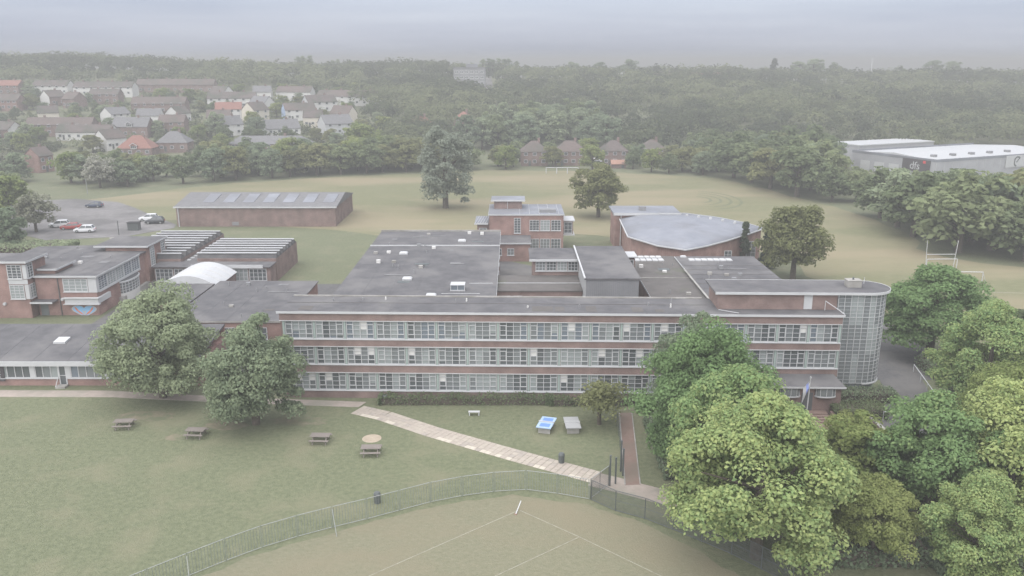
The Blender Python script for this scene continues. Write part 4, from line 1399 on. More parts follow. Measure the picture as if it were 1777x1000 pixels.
def flats():
    x, y = -26, 545
    root = thing('apartment_block', 'grey flat roofed apartment block up the hill beside the road', 'apartment block', (x, y, terrain(x, y)))
    z = terrain(x, y)
    MB().box(x - 11, x + 9, y, y + 12, z - 2, z + 11).build('wall', 'cladding', root)
    MB().box(x - 11.4, x + 9.4, y - .4, y + 12.4, z + 11.004, z + 11.5).build('roof', 'roof_grey', root)
    MB().box(x - 3, x + 4, y + 3, y + 9, z + 11.51, z + 13.6).build('lift_house', 'sheet_metal', root)
    for f in range(3):
        for k in range(6):
            win(root, 'F', x - 10.2 + 3.2 * k, z + 1.2 + 3.3 * f, 2.4, 1.6, y, 2, 1, 'glass_dark', bar=.2)


def hill_buildings():
    z = terrain(75, 606)
    root = thing('hilltop_house', 'white flat roofed building on the skyline hill right of centre', 'house', (75, 606, z))
    MB().box(69.5, 80, 606, 613, z - 3, z + 5.0).build('wall', 'white_soft', root)
    MB().box(69.2, 80.3, 605.6, 613.4, z + 5.004, z + 5.5).build('roof', 'roof_grey', root)
    for k in range(3):
        win(root, 'F', 70.4 + 3.2 * k, z + 2.4, 2.2, 1.6, 606, 2, 1, 'glass_dark', bar=.2)
    z = terrain(116, 606)
    root = thing('hilltop_school', 'long red brick building with grey roof on the skyline hill', 'school', (116, 606, z))
    MB().box(87, 123, 606, 615, z - 3, z + 5.0).build('wall', 'brick_red', root)
    MB().box(86.6, 123.4, 605.6, 615.4, z + 5.004, z + 5.7).build('roof', 'roof_brown', root)
    MB().box(123.5, 148, 608, 617, z - 3, z + 4.4).build('wall', 'brick_red', root)
    MB().box(123.45, 148.4, 607.6, 617.4, z + 4.404, z + 5.1).build('roof', 'roof_red', root)
    for k in range(8):
        win(root, 'F', 89 + 4.2 * k, z + 2.2, 2.6, 1.8, 606, 2, 1, 'glass_dark', bar=.2)
    zz = terrain(258, 620)
    mast = thing('white_mast', 'thin white mast standing above the wood on the skyline', 'mast', (258, 620, zz))
    MB().tube((258, 620, zz), (258, 620, zz + 15.5), .45, .32).build('pole', 'white', mast)
    MB().tube((258, 620, zz + 15.5), (258, 620, zz + 16.8), .5, .4).build('aerial', 'white', mast)


flats()
hill_buildings()
pts = [(-17, 520), (-16.5, 550), (-18, 585), (-23, 622)]
mb = MB()
for (xa, ya), (xb, yb) in zip(pts, pts[1:]):
    za, zb = terrain(xa, ya) + .25, terrain(xb, yb) + .25
    mb.add([(xa - 4, ya, za), (xa + 4, ya, za), (xb + 4, yb, zb), (xb - 4, yb, zb), (xa - 4, ya, za - 2), (xa + 4, ya, za - 2), (xb + 4, yb, zb - 2), (xb - 4, yb, zb - 2)],
           [(0, 1, 2, 3), (0, 4, 5, 1), (1, 5, 6, 2), (3, 2, 6, 7), (3, 7, 4, 0)])
tag(mb.build('hill_road', 'old_asphalt'), 'grey road climbing the wooded hill near the centre', 'road', kind='structure')


def text_mesh(body, size, mat, parent, loc, rot, name='lettering'):
    cu = bpy.data.curves.new(name, 'FONT')
    cu.body = body
    cu.size = size
    cu.extrude = .02
    cu.align_x = 'CENTER'
    tmp = bpy.data.objects.new('tmp', cu)
    col.objects.link(tmp)
    dg = bpy.context.evaluated_depsgraph_get()
    me = bpy.data.meshes.new_from_object(tmp.evaluated_get(dg))
    bpy.data.objects.remove(tmp)
    me.materials.clear()
    me.materials.append(M[mat])
    return link(name, me, parent, loc, rot)


def warehouse():
    rz = R(25)
    root = thing('retail_warehouse', 'large grey and white retail warehouse with pale roof behind the trees', 'warehouse', (134, 265, 0), rz=rz)
    # local axes: x along the right hand wall, y along the left hand wall going back
    Wd, Dp, h = 62.0, 34.0, 6.2
    def bld(mb, n, m, p=root):
        ob = bpy.data.objects.new(n, mb.mesh(n, m))
        ob.parent = p
        col.objects.link(ob)
        return ob
    bld(MB().box(0, Wd, 0, Dp, -.2, h - .3), 'wall', 'warehouse_wall')
    ro = bld(MB().add([(.4, .4, h - .29), (Wd - .4, .4, h - .29), (Wd - .4, Dp - .4, h - .29), (.4, Dp - .4, h - .29), (.4, Dp / 2, h + .9), (Wd - .4, Dp / 2, h + .9)],
                      [(0, 1, 5, 4), (4, 5, 2, 3), (0, 4, 3), (1, 2, 5), (0, 3, 2, 1)]), 'roof', 'white')
    for a in ((-.1, Wd + .1, -.1, .25), (-.1, Wd + .1, Dp - .25, Dp + .1)):
        bld(MB().box(*a, h - .6, h + .25), 'parapet', 'sheet_metal')
    bld(MB().box(-.1, .25, .26, Dp - .26, h - .6, h + .25), 'parapet', 'sheet_metal')
    for i in range(16):
        bld(MB().box(.02 + 3.8 * i, .1 + 3.8 * i, -.05, -.003, 0, h - .61), 'cladding_rib', 'white')
    for k in range(5):
        bld(MB().box(6 + 9 * k, 7.6 + 9 * k, 6, 7.4, h + .05, h + .9), 'roof_unit', 'cladding', ro)
    s = bld(MB().box(-.32, -.105, 2.0, 12.5, 2.0, 5.9), 'sign', 'sign_dark')
    text_mesh('dfs', 3.4, 'white', s, (-.33, 7.6, 2.7), (R(90), 0, R(-90)))
    bld(MB().box(-.4, -.325, 3.6, 4.6, 4.8, 5.6), 'sign_mark', 'red_paint', s)
    s2 = bld(MB().box(33, 46, -.32, -.105, 2.2, 6.1), 'sign', 'white')
    ring = MB()
    for t0, t1 in zip(np.linspace(.6, 4.6, 12), np.linspace(.6, 4.6, 12)[1:]):
        ring.bar((38.5 + 1.5 * math.cos(t0), -.36, 4.1 + 1.5 * math.sin(t0)), (38.5 + 1.5 * math.cos(t1), -.36, 4.1 + 1.5 * math.sin(t1)), .06, .5)
    ring.bar((38.2, -.36, 3.8), (39.7, -.36, 5.4), .06, .4)
    bld(ring, 'sign_mark', 'metal_dark', s2)
    for i in range(3):
        bld(MB().box(-.06, -.003, 14 + 6 * i, 18 + 6 * i, .1, 3.4), 'loading_door', 'white')
    r2 = thing('warehouse_annex', 'lower pale warehouse annex behind the left end of the retail warehouse', 'warehouse', (131, 318, 0), rz=rz)
    bld(MB().box(0, 40, 0, 14, -.2, 5.6), 'wall', 'warehouse_wall', r2)
    bld(MB().box(-.2, 40.2, -.2, 14.2, 5.604, 6.0), 'roof', 'white', r2)


warehouse()


# ================================================================== vehicles, fences, furniture
def loc_build(mb, n, m, p, smooth=False):
    ob = bpy.data.objects.new(n, mb.mesh(n, m, smooth))
    ob.parent = p
    col.objects.link(ob)
    return ob


def car_meshes(kind):
    """meshes in local metres: x forward, wheels on z = 0"""
    L2, W2 = (2.15, .88)
    hood = .92 if kind == 'suv' else .86
    top = 1.62 if kind == 'suv' else 1.44
    body = MB()
    # lower body: stations along the length, each a ring of six points
    st = [(-L2, .42, .80, .70), (-L2 + .12, .28, .98, .82), (-1.3, .24, hood + .06, W2), (0, .22, hood + .06, W2), (.85, .22, hood + .04, W2), (1.75, .26, hood - .06, .84), (L2 - .08, .30, .74, .76), (L2, .40, .62, .66)]
    n = 8
    vs, fs = [], []
    for x, zb, zt, w in st:
        zm = (zb + zt) / 2
        vs += [(x, -w * .9, zb), (x, w * .9, zb), (x, w, zb + .1), (x, w, zm + .1), (x, w * .93, zt), (x, -w * .93, zt), (x, -w, zm + .1), (x, -w, zb + .1)]
    for s in range(len(st) - 1):
        for i in range(n):
            fs.append((s * n + i, s * n + (i + 1) % n, (s + 1) * n + (i + 1) % n, (s + 1) * n + i)[::-1])
    fs.append(tuple(range(n)))
    fs.append(tuple((len(st) - 1) * n + i for i in reversed(range(n))))
    body.add(vs, fs)
    back = -2.0 if kind == 'suv' else -1.75
    cab = MB()
    w0, w1 = .80, .62
    a = [(back, hood), (1.05, hood + .02), (.35, top - .05), (back + .38, top - .05)]
    vs = [(x, -(w0 if z < top - .2 else w1), z) for x, z in a] + [(x, (w0 if z < top - .2 else w1), z) for x, z in a]
    cab.add(vs, [(0, 1, 2, 3), (7, 6, 5, 4), (1, 5, 6, 2), (4, 0, 3, 7), (3, 2, 6, 7)])
    roof = MB()
    vs = [(back + .34, -w1 - .02, top - .06), (.40, -w1 - .02, top - .06), (.40, w1 + .02, top - .06), (back + .34, w1 + .02, top - .06), (back + .5, -w1 + .08, top), (.2, -w1 + .08, top), (.2, w1 - .08, top), (back + .5, w1 - .08, top)]
    roof.add(vs, [(4, 5, 6, 7), (0, 1, 5, 4), (1, 2, 6, 5), (2, 3, 7, 6), (3, 0, 4, 7), (3, 2, 1, 0)])
    pil = MB()
    for s in (-1, 1):
        for (xa, xb) in (((1.06), (.37)), ((back + .02), (back + .38)), ((-.45), (-.5))):
            pil.bar((xa, s * (w0 + .008), hood + .02), (xb, s * (w1 + .008), top - .05), .09, .05)
    tyre, rim = MB(), MB()
    tyre.tube((0, -.11, 0), (0, .11, 0), .33, n=16)
    rim.tube((0, -.118, 0), (0, .118, 0), .2, n=12)
    return dict(body=body, cab=cab, roof=roof, pil=pil, tyre=tyre, rim=rim, hood=hood)


CARS = {}


def car(label, x, y, rz, kind, paint):
    root = thing('parked_car', label, 'car', (x, y, .035), 'cars in the car park', rz)
    key = (kind, paint)
    if key not in CARS:
        m = car_meshes(kind)
        CARS[key] = dict(body=m['body'].mesh('body', paint), cab=m['cab'].mesh('windows', 'glass_dark'), roof=m['roof'].mesh('roof', paint), pil=m['pil'].mesh('pillars', paint),
                         tyre=m['tyre'].mesh('tyre', 'rubber'), rim=m['rim'].mesh('rim', 'metal_grey'),
                         hl=MB().box(-.05, .05, -.17, .17, -.07, .07).mesh('headlight', 'lamp_glass'), tl=MB().box(-.04, .04, -.14, .14, -.12, .12).mesh('tail_light', 'lamp_red'))
    c = CARS[key]
    link('body', c['body'], root)
    link('windows', c['cab'], root)
    link('roof', c['roof'], root)
    link('pillar', c['pil'], root)
    for sx in (-1.32, 1.35):
        for sy in (-.80, .80):
            w = link('wheel', c['tyre'], root, (sx, sy, .33))
            link('rim', c['rim'], w)
    for sy in (-.5, .5):
        link('headlight', c['hl'], root, (2.12, sy, .68))
        link('tail_light', c['tl'], root, (-2.14, sy, .76))


car('white estate car nearest the brick wing, front to the left', -93.8, 180.4, R(187), 'suv', 'car_white')
car('red car parked between two white cars', -98.6, 183.8, R(196), 'saloon', 'car_red')
car('white car half hidden by the blossoming tree', -102.4, 186.2, R(196), 'suv', 'car_white')
car('dark navy saloon alone at the far side of the car park', -107.4, 213.0, R(178), 'saloon', 'car_navy')
car('white car parked beside a black car near the gymnasium', -85.6, 194.4, R(193), 'suv', 'car_white')
car('black car in front of the white car near the gymnasium', -82.6, 190.6, R(192), 'suv', 'car_black')


def simple_post(name, label, x, y, h, r, mat, cat='post'):
    root = thing(name, label, cat, (x, y, 0))
    MB().tube((x, y, 0), (x, y, h), r, r * .8).build('pole', mat, root)
    MB().tube((x, y, h), (x, y, h + .12), r * 1.5, r).build('cap', mat, root)
    return root


simple_post('floodlight_post', 'thin pale post at the far corner of the car park', -120.5, 236, 4.2, .1, 'metal_grey')
simple_post('fence_post', 'dark post at the near edge of the car park', -85.0, 177.5, 3.0, .09, 'metal_dark')
bx_ = thing('storage_bin', 'dark square storage bin on the grass by the car park', 'bin', (-84.0, 183.0, 0))
MB().box(-85.2, -82.8, 182.2, 183.6, 0, 1.7).build('body', 'metal_dark', bx_)
MB().box(-85.3, -82.7, 182.1, 183.7, 1.704, 1.85).build('lid', 'rubber', bx_)


def wire_panel(w, h, nh, nv, t=.006):
    mb = MB()
    for i in range(nh):
        z = .08 + (h - .1) * i / (nh - 1)
        mb.add([(0, 0, z - t), (w, 0, z - t), (w, 0, z + t), (0, 0, z + t)], [(0, 1, 2, 3)])
    for i in range(nv):
        x = w * (i + .5) / nv
        mb.add([(x - t, .006, .05), (x + t, .006, .05), (x + t, .006, h - .03), (x - t, .006, h - .03)], [(0, 1, 2, 3)])
    return mb


def fence(name, label, pts, h, pitch, mats, rails, nv=18, nh=9):
    root = thing(name, label, 'fence', (pts[0][0], pts[0][1], 0))
    fm, pm, rm = mats
    o = org(root)
    dist = [0]
    P2 = [Vector(p) for p in pts]
    for a, b in zip(P2, P2[1:]):
        dist.append(dist[-1] + (b - a).length)
    def at(s):
        for i in range(len(P2) - 1):
            if s <= dist[i + 1] or i == len(P2) - 2:
                return P2[i].lerp(P2[i + 1], (s - dist[i]) / (dist[i + 1] - dist[i]))
    n = max(1, round(dist[-1] / pitch))
    nodes = [at(dist[-1] * i / n) for i in range(n + 1)]
    wm = wire_panel(1.0, h, nh, nv).mesh('wire_mesh', fm)
    post = MB().tube((0, 0, -.2), (0, 0, h + .03), .026, n=6).mesh('post', pm)
    for i in range(n):
        a, b = nodes[i], nodes[i + 1]
        d = b - a
        link('wire_mesh', wm, root, (a.x - o.x, a.y - o.y, 0), (0, 0, math.atan2(d.y, d.x)), (d.length, 1, 1))
        e = d.normalized() * .07
        for z, r_ in rails:
            MB().tube((a.x + e.x, a.y + e.y, z), (b.x - e.x, b.y - e.y, z), r_, n=6).build('rail', rm, root)
    for p in nodes:
        link('post', post, root, (p.x - o.x, p.y - o.y, 0))
    return root, nodes


def spline(pts, n=6):
    out = []
    for i in range(len(pts) - 1):
        p0, p1, p2, p3 = (Vector(pts[max(i - 1, 0)]), Vector(pts[i]), Vector(pts[i + 1]), Vector(pts[min(i + 2, len(pts) - 1)]))
        for j in range(n):
            t = j / n
            q = .5 * ((2 * p1) + (-p0 + p2) * t + (2 * p0 - 5 * p1 + 4 * p2 - p3) * t * t + (-p0 + 3 * p1 - 3 * p2 + p3) * t ** 3)
            out.append((q.x, q.y))
    out.append(tuple(pts[-1]))
    return out


FP = spline([(-29.5, 47.2), (-23.4, 53.1), (-19.4, 56.6), (-15.7, 58.9), (-11.0, 61.3), (-5.8, 64.1), (0.1, 65.7), (3.4, 65.2), (6.6, 64.1)])
fr, fnodes = fence('wire_fence', 'curving wire fence with pale top and bottom rails between lawn and dry pitch', FP, 1.9, 2.9, ('fence_green', 'fence_green', 'metal_grey'), ((1.9, .026), (.1, .024)), nv=12, nh=7)
for i in (3, 7):
    p = fnodes[i]
    MB().tube((p.x + .05, p.y - .12, 1.75), (p.x + .55, p.y - 1.25, 0), .028, n=6).build('brace', 'metal_grey', fr)
fence('dark_fence', 'dark green mesh fence running under the trees right of the gate', [(6.75, 64.0), (8.6, 62.2), (10.8, 61.0), (13.3, 58.9), (16.5, 56.0), (20, 52)], 1.9, 2.4, ('metal_dark', 'metal_dark', 'metal_dark'), ((1.9, .03), (1.0, .02), (.1, .03)), nv=26, nh=10)
fence('short_dark_fence', 'short dark fence section between the curved fence and the gate posts', [(6.7, 64.2), (8.5, 66.6)], 1.9, 1.5, ('metal_dark', 'metal_dark', 'metal_grey'), ((1.9, .035), (.1, .03)), nv=26, nh=10)
for k, (x, y, h) in enumerate([(8.6, 66.5, 2.9), (9.15, 66.9, 2.5), (10.0, 68.4, 2.6), (9.9, 69.2, 3.0)]):
    gp = thing('gate_post', ['leftmost tall dark gate post by the paved path', 'short dark gate post beside the tallest gate post', 'gate post at the corner of the red footpath', 'rearmost tall dark gate post by the lawn'][k], 'gate post', (x, y, 0))
    MB().box(x - .07, x + .07, y - .07, y + .07, -.1, h).build('post', 'metal_dark', gp)
    MB().box(x - .09, x + .09, y - .09, y + .09, h + .003, h + .06).build('cap', 'metal_dark', gp)
fence('side_fence', 'low dark fence running back along the red footpath', [(10.0, 69.3), (10.6, 76.0), (10.9, 81.5)], 1.5, 2.4, ('metal_dark', 'metal_dark', 'metal_dark'), ((1.5, .03),), nv=16, nh=6)
strip([(9.98, 66.7), (11.42, 82.3)], .12, .05, 'concrete', 'path_kerb', 'thin pale kerb along the left side of the red footpath', 'kerb')
strip([(11.33, 66.8), (12.75, 82.3)], .1, .05, 'concrete', 'path_kerb', 'thin pale kerb along the right side of the red footpath', 'kerb')


def picnic(label, x, y, rz):
    root = thing('picnic_table', label, 'picnic table', (x, y, 0), 'picnic tables on the lawn', rz)
    for k in range(5):
        yy = -.38 + .19 * k
        loc_build(MB().box(-.95, .95, yy - .085, yy + .085, .70, .745), 'top_plank', 'timber', root)
    for s in (-1, 1):
        for k in range(2):
            yy = s * (.68 + .16 * k)
            loc_build(MB().box(-.95, .95, yy - .07, yy + .07, .41, .45), 'bench_plank', 'timber', root)
        for t in (-1, 1):
            loc_build(MB().bar((s * .65, t * .78, 0), (s * .65, t * .25, .70), .09, .06), 'leg', 'timber', root)
        loc_build(MB().box(s * .65 - .03, s * .65 + .03, -.88, .88, .33, .41), 'cross_beam', 'timber', root)


picnic('picnic table farthest left on the lawn, in the shade', -39.6, 78.8, R(4))
picnic('picnic table standing in pale worn grass left of the tall dark tree', -31.5, 76.7, R(-4))
picnic('picnic table right of the tall dark tree', -18.8, 75.4, R(-2))
picnic('picnic table below the sandy circle', -13.4, 72.8, R(2))


def ping_pong(label, x, y, rz, top, panel, lines):
    root = thing('table_tennis_table', label, 'table', (x, y, 0), None, rz)
    loc_build(MB().box(-.76, .76, -1.37, 1.37, .68, .76), 'table_top', top, root)
    if panel:
        for s in (-1, 1):
            loc_build(MB().box(-.5, .52, s * .68 - .4, s * .68 + .4, .763, .768), 'top_print', panel, root)
    loc_build(MB().box(-.8, .8, -.03, .03, .763, .90), 'net', lines, root)
    for s in (-1, 1):
        loc_build(MB().box(-.6, .6, s * .95 - .12, s * .95 + .12, -.05, .677), 'leg', 'concrete', root)


ping_pong('blue outdoor table tennis table on the lawn', 3.5, 78.3, R(-16), 'table_light', 'table_blue', 'white')
ping_pong('grey outdoor table tennis table right of the blue one', 6.1, 78.3, R(3), 'table_grey', None, 'white')


def bin_(label, x, y):
    root = thing('litter_bin', label, 'bin', (x, y, 0))
    MB().tube((x, y, 0), (x, y, .85), .27, .3, 12).build('body', 'metal_dark', root)
    MB().tube((x, y, .854), (x, y, 1.0), .31, .22, 12).build('lid', 'metal_dark', root)


bin_('dark litter bin on the lawn side of the curved wire fence', -11.4, 63.6)
bin_('dark litter bin beside the paved path near the gate', 4.6, 70.9)
bin_('dark litter bin at the top of the paved path', -13.9, 85.0)
bn = thing('small_bench', 'small white low bench on the grass before the long block', 'bench', (-4.0, 81.8, 0))
MB().box(-4.6, -3.4, 81.6, 82.0, .38, .44).build('seat', 'white', bn)
for x in (-4.5, -3.5):
    MB().box(x - .05, x + .05, 81.65, 81.95, 0, .377).build('leg', 'white', bn)

cf = thing('corner_flag', 'white corner flag pole leaning on the dry pitch', 'flag', (0.35, 61.9, 0))
MB().tube((.3, 61.7, 0), (.75, 62.6, .75), .05, .045).build('pole', 'white', cf)
MB().tube((.3, 61.7, -.05), (.3, 61.7, .06), .12, .1).build('base', 'roof_red', cf)


def flagpole():
    x, y = 30.3, 79.7
    root = thing('flagpole', 'white flagpole with drooping blue and white flag before the porch', 'flagpole', (x, y, 0))
    MB().tube((x, y, 0), (x + .1, y, 5.0), .07, .05).build('pole', 'white', root)
    MB().tube((x + .1, y, 5.0), (x + .1, y, 5.16), .09, .06, 10).build('finial', 'white', root)
    n = 9
    def cloth(u0, u1, mat, z0=4.75, off=0.0):
        vs, fs = [], []
        for i in range(n):
            t = i / (n - 1)
            for j, u in enumerate((u0, (u0 + u1) / 2, u1)):
                z = z0 - 1.75 * t * (.35 + .65 * u) - .95 * u
                vs.append((x + .04 - .62 * u * (1 - .15 * t) - .1 * t * u, y - .03 - off + .1 * math.sin(5 * t + 3 * u), z))
        for i in range(n - 1):
            for j in range(2):
                a = i * 3 + j
                fs.append((a, a + 1, a + 4, a + 3))
        return MB().add(vs, fs)
    fl = cloth(0, 1, 'white').build('flag', 'white', root, smooth=True)
    cloth(.15, .5, 'sign_blue', off=.03).build('flag_band', 'sign_blue', fl, smooth=True)


flagpole()


def goal(name, label, x, y, w, h, rz, tall=0, depth=0.0, r=.07):
    root = thing(name, label, 'goal', (x, y, 0), None, rz)
    for s in (-1, 1):
        loc_build(MB().tube((s * w / 2, 0, 0), (s * w / 2, 0, h), r), 'upright', 'white', root)
        if tall:
            loc_build(MB().tube((s * (w / 2 - .25), .6, 0), (s * (w / 2 - .25) + s * .3, .6, tall), r * .8), 'tall_upright', 'white', root)
        if depth:
            loc_build(MB().tube((s * w / 2, 0, .05), (s * w / 2 + s * .1, depth, .05), r * .8), 'ground_bar', 'white', root)
            loc_build(MB().tube((s * w / 2, 0, h - .1), (s * w / 2 + s * .1, depth, .05), r * .5), 'stay', 'metal_grey', root)
    loc_build(MB().tube((-w / 2, 0, h), (w / 2, 0, h), r), 'crossbar', 'white', root)
    if tall:
        loc_build(MB().tube((-w / 2 + .2, .6, h + .75), (w / 2 - .2, .6, h + .75), r * .8), 'high_crossbar', 'white', root)


goal('rugby_goal', 'white rugby goal with tall uprights at the wood edge', 77.8, 147.2, 5.6, 1.7, R(2), tall=5.0)
goal('football_goal', 'small white football goal near the rugby goal', 77.6, 137.6, 4.6, 1.7, R(-3), depth=-1.2)
for k in range(3):
    goal('far_goal', ['left white goal of the three at the far field edge', 'middle white goal of the three at the far field edge', 'right white goal of the three at the far field edge'][k], 13.2 + 3.6 * k, 281, 3.5, 2.0, 0, r=.11)


def railing(label, pts, h=1.0, mat='white'):
    root = thing('railing', label, 'railing', (pts[0][0], pts[0][1], 0))
    for a, b in zip(pts, pts[1:]):
        MB().tube((a[0], a[1], h), (b[0], b[1], h), .05, n=6).build('rail', mat, root)
    for p in pts:
        MB().tube((p[0], p[1], -.1), (p[0], p[1], h), .04, n=6).build('post', mat, root)


railing('pale railing along the right edge of the service road', [(48.3, 94.5), (47.6, 91.2), (47.0, 88.4), (46.4, 85.5)])
railing('white angled railing at the near end of the service road', [(38.6, 80.4), (39.9, 80.3), (41.4, 77.5)])
railing('low white handrail beside the hedge at the stair tower', [(40.0, 86.4), (42.4, 86.3)], .7)

# caravan behind the playing field
cv = thing('caravan', 'white caravan between the houses behind the playing field', 'caravan', (30.5, 303, 0))
MB().box(28.6, 32.4, 302, 304.2, .45, 2.5).build('body', 'white', cv)
MB().box(28.9, 32.1, 302.2, 304.0, 2.504, 2.75).build('roof', 'white_soft', cv)
win(cv, 'F', 29.3, 1.2, 2.4, .8, 302.0, 3, 1, 'glass_dark', bar=.06)
for x in (29.6, 31.4):
    MB().tube((x, 302.05, .33), (x, 302.4, .33), .33, n=14).build('wheel', 'rubber', cv)

# low brick wall and bollards at the entrance
bw_ = thing('entrance_wall', 'low brick wall beside the entrance paving', 'wall', (36.9, 79.5, 0))
MB().box(36.75, 37.05, 76.0, 82.5, -.1, .8).build('wall', 'brick', bw_)
MB().box(36.7, 37.1, 75.95, 82.55, .804, .9).build('coping', 'concrete', bw_)


# ================================================================== trees and hedges
def leaf_quads(c, nrm, size, rnd):
    """c (n,3) centres, nrm (n,3) facing; bent quads about size long"""
    n = len(c)
    nrm = nrm / np.maximum(np.linalg.norm(nrm, axis=1, keepdims=True), 1e-6)
    r = rnd.normal(size=(n, 3))
    u = np.cross(nrm, r)
    u /= np.maximum(np.linalg.norm(u, axis=1, keepdims=True), 1e-6)
    w = np.cross(nrm, u)
    s = size * rnd.uniform(.65, 1.35, (n, 1))
    a = .62
    v = np.empty((n, 4, 3))
    v[:, 0] = c - u * s * .5
    v[:, 1] = c - w * s * a * .5 + nrm * s * .12
    v[:, 2] = c + u * s * .5 - nrm * s * .1
    v[:, 3] = c + w * s * a * .5 + nrm * s * .12
    f = np.arange(n * 4).reshape(n, 4)
    return v.reshape(-1, 3), f


def crown_np(seed, clumps, per, leaf, rx, rz, cz, flat=.0, shape='round', inner=.5, csize=.27, up=.5, low=.85):
    rnd = np.random.default_rng(seed)
    d = rnd.normal(size=(clumps, 3))
    d /= np.linalg.norm(d, axis=1, keepdims=True)
    d[:, 2] = np.where(d[:, 2] < -low, -d[:, 2], d[:, 2])
    lump = 1 + .16 * np.sin(3 * d[:, 0:1] * 2 + seed) + .14 * np.cos(4 * d[:, 1:2] + 2 * d[:, 2:3] * 3 + seed)
    rad = (inner + (1 - inner) * rnd.uniform(0, 1, (clumps, 1)) ** .5) * lump * .84
    cc = d * rad
    if shape == 'cone':
        t = rnd.uniform(0, 1, clumps)
        ang = rnd.uniform(0, 2 * math.pi, clumps)
        rr = (1 - t) * rnd.uniform(.45, 1, clumps)
        cc = np.stack([rr * np.cos(ang), rr * np.sin(ang), t * 2 - 1], 1)
    if shape == 'column':
        t = rnd.uniform(0, 1, clumps)
        ang = rnd.uniform(0, 2 * math.pi, clumps)
        rr = np.sqrt(np.clip(np.sin(math.pi * (t * .86 + .08)), 0, 1)) * rnd.uniform(.4, 1, clumps)
        cc = np.stack([rr * np.cos(ang), rr * np.sin(ang), t * 2 - 1], 1)
    sc = np.array([rx, rx, rz])
    cr = csize * rx * rnd.uniform(.6, 1.35, (clumps, 1))
    ctr = np.repeat(cc * sc, per, 0)
    crr = np.repeat(cr, per, 0)
    q = rnd.normal(size=(clumps * per, 3))
    q /= np.linalg.norm(q, axis=1, keepdims=True)
    q[:, 2] = np.where(q[:, 2] < -.5, np.abs(q[:, 2]), q[:, 2])
    pos = ctr + q * crr * rnd.uniform(.55, 1.08, (clumps * per, 1)) * np.array([1, 1, .72])
    nr = q + np.array([0, 0, up]) + rnd.normal(size=q.shape) * .45
    v, f = leaf_quads(pos, nr, leaf, rnd)
    v[:, 2] += cz
    return v, f


def trunk_mesh(seed, h, r, limbs, rx):
    rnd = random.Random(seed)
    mb = MB()
    mb.tube((0, 0, -.3), (rnd.uniform(-.1, .1), rnd.uniform(-.1, .1), h * .45), r * 1.25, r * .85, 9)
    mb.tube((0, 0, h * .44), (rnd.uniform(-.3, .3), rnd.uniform(-.3, .3), h * .8), r * .82, r * .3, 8)
    for k in range(limbs):
        t = 2 * math.pi * k / limbs + rnd.uniform(-.4, .4)
        z0 = h * rnd.uniform(.25, .5)
        rr = rx * rnd.uniform(.45, .75)
        mb.tube((0, 0, z0), (rr * math.cos(t), rr * math.sin(t), z0 + h * rnd.uniform(.15, .35)), r * .45, r * .12, 6)
    return mb.mesh('trunk', 'bark')


PROTO = {}


def shape_of(kw):
    return kw.get('shape', 'round')


def proto(key, seed, clumps, per, leaf, rx, rz, h, mat, **kw):
    """a crown and a trunk of one tree of height h"""
    if shape_of(kw) == 'round':
        rz *= 1.1
    cz = h - rz * .9
    v, f = crown_np(seed, clumps, per, leaf, rx, rz, cz, **kw)
    low = v[:, 2] < .25
    v[low, 2] = .25 + np.abs(v[low, 2] - .25) * .3
    PROTO[key] = (fast_mesh('crown', v, f, mat), trunk_mesh(seed, h, .03 * h + .02, 6, rx), h)


# near trees
proto('chestnut_a', 1, 150, 330, .29, 6.2, 5.6, 12, 'leaf_chestnut', inner=.55, csize=.2)
proto('chestnut_b', 2, 135, 330, .29, 5.6, 5.8, 12, 'leaf_chestnut', inner=.55, csize=.21)
proto('chestnut_c', 3, 120, 330, .29, 5.2, 5.2, 11, 'leaf_chestnut', inner=.55, csize=.22)
proto('lime_a', 4, 110, 320, .28, 5.0, 4.6, 10, 'leaf_lime', inner=.55, csize=.22)
proto('slender', 5, 60, 150, .26, 2.2, 4.0, 8.6, 'leaf_lime', inner=.3, csize=.3)
proto('willow_a', 6, 170, 240, .33, 6.6, 5.6, 11.6, 'leaf_dark', inner=.5, csize=.2, up=.1)
proto('willow_b', 7, 160, 240, .33, 5.2, 5.7, 11.4, 'leaf_dark', inner=.5, csize=.24, up=.1)
proto('sapling', 8, 40, 55, .30, 2.4, 1.7, 4.6, 'leaf_olive', inner=.2, csize=.34)
proto('olive_a', 9, 120, 110, .5, 6.0, 5.9, 12.5, 'leaf_olive', inner=.5, csize=.23)
proto('poplar', 10, 150, 110, .6, 8.2, 10.4, 21, 'leaf_silver', inner=.55, csize=.2)
proto('cypress', 11, 60, 90, .35, 1.1, 3.7, 7.6, 'leaf_conifer', shape='cone', csize=.4)
# background trees
proto('round_a', 21, 60, 55, .85, 5.4, 4.9, 11, 'leaf_mid', inner=.5, csize=.27)
proto('round_b', 22, 55, 55, .85, 4.8, 5.2, 11, 'leaf_mid', inner=.5, csize=.28)
proto('olive_b', 23, 55, 55, .85, 5.0, 4.8, 10.5, 'leaf_olive', inner=.5, csize=.28)
proto('dark_a', 24, 60, 55, .85, 5.2, 5.6, 12, 'leaf_dark', inner=.5, csize=.27)
proto('lime_b', 25, 55, 55, .85, 5.0, 4.6, 10, 'leaf_lime', inner=.5, csize=.28)
proto('column_a', 26, 45, 50, .8, 2.2, 6.2, 13, 'leaf_dark', shape='column', csize=.5)
proto('conifer_a', 27, 60, 50, .8, 3.6, 6.0, 13, 'leaf_conifer', shape='cone', csize=.34)
proto('blossom', 28, 55, 60, .6, 4.4, 4.0, 8.6, 'leaf_blossom', inner=.4, csize=.28)


